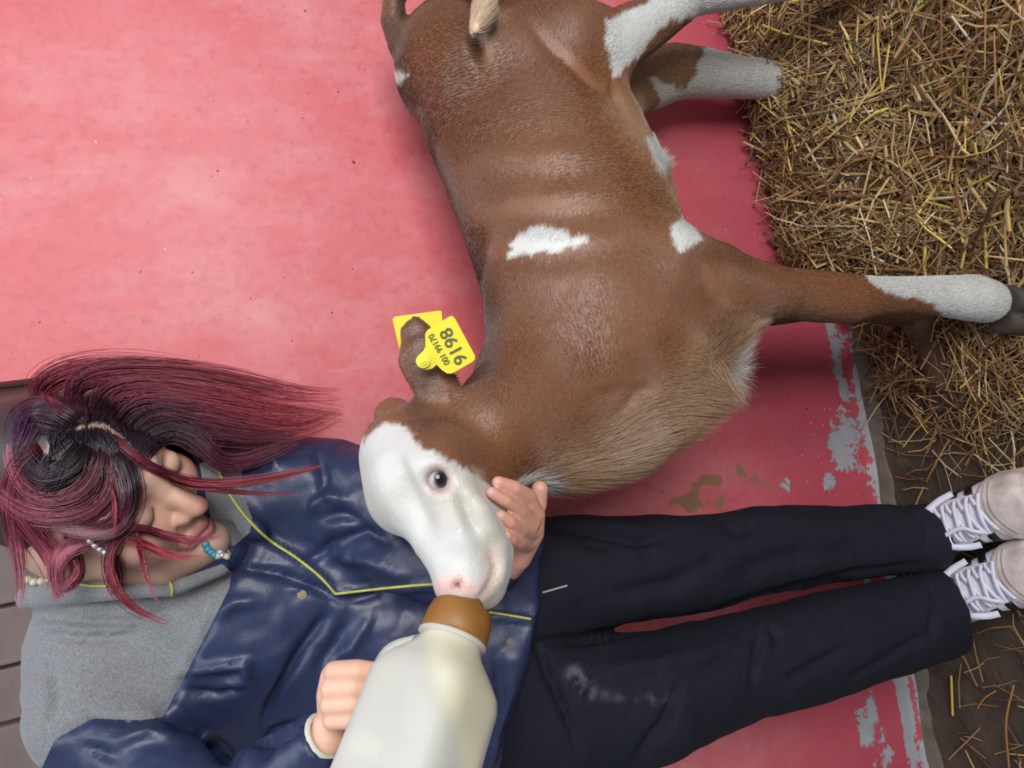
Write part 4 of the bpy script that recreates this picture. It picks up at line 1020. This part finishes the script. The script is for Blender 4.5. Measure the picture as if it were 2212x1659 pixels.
# ================================================================== MILK BOTTLE
def build_bottle():
    import bmesh
    Bn = py(988, 1350, .574); Bb = py(802, 1890, .500)
    ax = Bb - Bn; L_ = np.linalg.norm(ax); ax /= L_
    s1 = np.cross(ax, FWD); s1 /= np.linalg.norm(s1); s2 = np.cross(ax, s1)
    phi = math.radians(38); e1 = math.cos(phi) * s1 + math.sin(phi) * s2; e2 = -math.sin(phi) * s1 + math.cos(phi) * s2
    root = empty('milk_bottle', Bb); props(root, 'big translucent white feeding bottle of milk with a brown rubber cap', 'bottle')
    def loft(prof, nseg=64, cap=True):
        rings = []
        for s, wd, n in prof:
            a = np.arange(nseg) * 2 * np.pi / nseg; cx, sx = np.cos(a), np.sin(a)
            rr = wd / (np.abs(cx) ** n + np.abs(sx) ** n) ** (1 / n)
            rings.append(Bn + ax * s + (rr * cx)[:, None] * e1 + (rr * sx)[:, None] * e2)
        V = np.concatenate(rings + [[rings[0].mean(0)], [rings[-1].mean(0)]]); m_ = len(prof); F = []
        for i in range(m_ - 1):
            for k in range(nseg):
                k2 = (k + 1) % nseg; F.append([i * nseg + k, i * nseg + k2, (i + 1) * nseg + k2, (i + 1) * nseg + k])
        for k in range(nseg):
            k2 = (k + 1) % nseg; F.append([m_ * nseg, k2, k, m_ * nseg]); F.append([m_ * nseg + 1, (m_ - 1) * nseg + k, (m_ - 1) * nseg + k2, m_ * nseg + 1])
        return V, np.array([f_ for f_ in F])
    def loft_mesh(name, prof, mat, parent, **kw):
        V, F = loft(prof); fq = [tuple(dict.fromkeys(int(i) for i in f_)) for f_ in F]
        me = bpy.data.meshes.new(name); org = V.mean(0); me.from_pydata([tuple(v) for v in V - org], [], fq); me.update()
        me.polygons.foreach_set('use_smooth', [True] * len(me.polygons)); me.materials.append(mat)
        o = bpy.data.objects.new(name, me); link(o, parent, org); props(o, **kw); return o
    hw = .0430
    prof = [(-.006, .0225, 2), (.008, .0228, 2), (.016, .025, 2), (.024, .029, 2.2), (.036, .0375, 3.0), (.046, .0425, 4.2), (.055, hw + .0006, 5), (.080, hw + .0004, 5), (.14, hw + .0004, 5), (.145, hw - .001, 5), (.150, hw + .0004, 5), (.235, hw, 5), (.246, hw - .003, 4.4), (.250, hw - .009, 4)]
    shell = material('translucent_bottle_plastic', lin(246, 246, 240), .36, **{'Transmission Weight': .5, 'IOR': 1.15})
    body = loft_mesh('bottle_body', prof, shell, root)
    milk_m = material('milk', lin(244, 230, 164), .5)
    mk = loft_mesh('milk', [(s, wd - .0035, n) for s, wd, n in prof if 0 < s < .247], milk_m, root)
    bm = bmesh.new(); bm.from_mesh(mk.data)
    z0 = (py(922, 1350, .550)[2] + py(985, 1600, .51)[2]) / 2
    p0 = Vector((0, 0, z0 - ORG[mk.name][2]))
    r = bmesh.ops.bisect_plane(bm, geom=bm.verts[:] + bm.edges[:] + bm.faces[:], plane_co=p0, plane_no=(0, 0, 1), clear_outer=True)
    ed = [e for e in r['geom_cut'] if isinstance(e, bmesh.types.BMEdge)]
    bmesh.ops.holes_fill(bm, edges=ed, sides=0); bm.to_mesh(mk.data); bm.free()
    capm = material('brown_rubber', lin(148, 100, 46), .5, noise=(60, .85, 1.1))
    cp = loft_mesh('cap', [(-.0145, .0180, 2), (-.015, .0235, 2), (-.0125, .0262, 2), (-.004, .0280, 2), (.010, .0286, 2), (.012, .0270, 2)], capm, root, label='brown rubber screw cap')
    loft_mesh('teat', [(-.075, .004, 2), (-.073, .007, 2), (-.05, .009, 2), (-.032, .011, 2), (-.019, .0165, 2), (-.014, .018, 2)], capm, root)
    loft_mesh('neck_ring', [(.011, .0235, 2), (.012, .0292, 2), (.0142, .0292, 2), (.0155, .0255, 2)], shell, root)
    S = spline([py(905, 1392, .58), py(846, 1412, .605), py(812, 1470, .632), py(798, 1530, .630), py(780, 1590, .605), py(850, 1640, .555)], 30)
    V, F = tubes(S[None], np.full((1, 30), .0085), 12); make('handle', V, F, shell, root)
    # raised moulded rib along the side
    return root
build_bottle()

# ================================================================== STRAW
def straw_h(x, y):
    return sstep(.02, .20, x) * (.045 + .085 * sstep(.72, .93, y)) + .012 * sstep(-.30, 0, x) + .02 * sstep(.3, .6, x) + .03 * np.exp(-((x - .47) / .07) ** 2 - ((y - .9) / .06) ** 2)
def build_straw():
    gx = np.arange(-.12, 1.2, .02); gy = np.arange(-.2, 1.0, .02); X, Y = np.meshgrid(gx, gy, indexing='ij')
    P = np.stack([X, Y, np.zeros_like(X)], -1).reshape(-1, 3)
    P[:, 2] = straw_h(P[:, 0], P[:, 1]) - .022 + .010 * fbm(P, 14, 3, 2)
    ni, nj = X.shape; I, J = np.meshgrid(np.arange(ni - 1), np.arange(nj - 1), indexing='ij')
    F = np.stack([I * nj + J, (I + 1) * nj + J, (I + 1) * nj + J + 1, I * nj + J + 1], -1).reshape(-1, 4)
    pal = np.array([lin(*c) for c in [(168, 138, 92), (142, 106, 66), (112, 78, 50), (188, 164, 116), (196, 172, 92), (92, 66, 46), (204, 190, 160), (136, 112, 84), (80, 60, 46)]])
    pw = np.array([.2, .2, .16, .12, .06, .1, .05, .06, .05])
    def stalks(n, xr, yr, lr, wr, lift, tilt, dens=None):
        x = RNG.uniform(*xr, n * 4); y = RNG.uniform(*yr, n * 4)
        p = np.ones(n * 4) if dens is None else dens(x, y)
        k = RNG.choice(n * 4, n, replace=False, p=p / p.sum()); x, y = x[k], y[k]
        th = RNG.uniform(0, 2 * np.pi, n); L_ = RNG.uniform(*lr, n) * RNG.uniform(.4, 1, n); el = RNG.normal(0, tilt, n)
        d = np.stack([np.cos(th) * np.cos(el), np.sin(th) * np.cos(el), np.sin(el)], 1)
        z = straw_h(x, y) + RNG.uniform(*lift, n)
        eps = .02; d[:, 2] += (straw_h(x + d[:, 0] * eps, y + d[:, 1] * eps) - straw_h(x - d[:, 0] * eps, y - d[:, 1] * eps)) / (2 * eps) * .8
        c = np.stack([x, y, z], 1); bend = RNG.normal(0, .10, (n, 3)) * L_[:, None]
        S = np.stack([c - d * L_[:, None] / 2, c + bend * .5, c + d * L_[:, None] / 2], 1)
        S[:, :, 1] = np.minimum(S[:, :, 1], .992); S[:, :, 2] = np.maximum(S[:, :, 2], .003)
        R = RNG.uniform(*wr, n)[:, None] * np.array([1, 1, .8])
        V, F_ = tubes(S, R, 4)
        cc = pal[RNG.choice(len(pal), n, p=pw)] * RNG.uniform(.8, 1.45, (n, 1))
        return V, F_, np.repeat(cc, 12, 0)
    heap = lambda x, y: sstep(-.02, .16, x) + .03
    A = [stalks(16000, (-.02, 1.0), (.45, .985), (.04, .15), (.0005, .0012), (-.02, .006), .25, lambda x, y: sstep(.0, .15, x) + .01),
         stalks(3600, (.02, 1.0), (.45, .985), (.06, .20), (.0009, .0021), (-.004, .014), .22, lambda x, y: sstep(.0, .15, x) + .01),
         stalks(2000, (-.25, .12), (.5, .96), (.04, .14), (.0006, .0014), (-.004, .010), .12, lambda x, y: sstep(-.26, .0, x + (y - .8) * -.3) + .02),
         stalks(420, (.14, .9), (.90, .985), (.06, .16), (.0007, .0016), (-.01, .02), .75),
         stalks(420, (.06, .9), (.5, .98), (.05, .13), (.0018, .0030), (.002, .018), .3),
         stalks(190, (-.08, .05), (.74, .93), (.05, .14), (.0007, .0015), (.0, .045), .35),
         stalks(260, (-.75, -.15), (.5, .93), (.04, .14), (.0006, .0015), (0, .006), .06)]
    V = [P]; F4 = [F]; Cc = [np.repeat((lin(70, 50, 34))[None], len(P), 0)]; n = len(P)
    for v, f_, c in A: V.append(v); F4.append(f_ + n); Cc.append(c); n += len(v)
    mt = material('dry_straw', (.5, .4, .2), .55, attr='col', noise=(60, .8, 1.15))
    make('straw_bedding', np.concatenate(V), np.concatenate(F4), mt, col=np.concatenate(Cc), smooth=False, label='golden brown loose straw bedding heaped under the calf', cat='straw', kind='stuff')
    # loose single stalks
    def stalk(p0, p1, r, col, label, bend=0.0):
        a, b = np.array(p0), np.array(p1); mid = (a + b) / 2 + np.array([bend, 0, abs(bend)])
        Vs, Fs = tubes(spline([a, mid, b], 8)[None], np.full((1, 8), r), 6)
        make('straw_stalk', Vs, Fs, material('loose_straw', lin(*col), .5), None, label=label, cat='straw')
    a_, _ = hit(TROUSERS, 1172, 1280); b_, _ = hit(TROUSERS, 1225, 1265)
    stalk(a_ - ray(1172, 1280) * .002, b_ - ray(1225, 1265) * .002, .0014, (170, 172, 166), 'short pale straw stalk stuck on the thigh of the black trousers')
    stalk(pz(2055, 1460, .004), pz(2058, 1545, .004), .0022, (206, 180, 84), 'flat yellow straw stalk lying alone on dark floor below the right shoe')
    stalk(pz(2050, 1640, .004), pz(2118, 1572, .004), .0014, (176, 134, 84), 'thin brown straw stalk on bare floor near the chipped wall corner')
    stalk(pz(2190, 1480, .004), pz(2180, 1659, .004), .0016, (166, 120, 66), 'long brown straw stalk running along the dark floor edge', .01)
    stalk(pz(2112, 1530, .004), pz(2152, 1492, .004), .0015, (170, 122, 66), 'short bent brown straw stalk on dark floor beyond the shoes', .004)
build_straw()
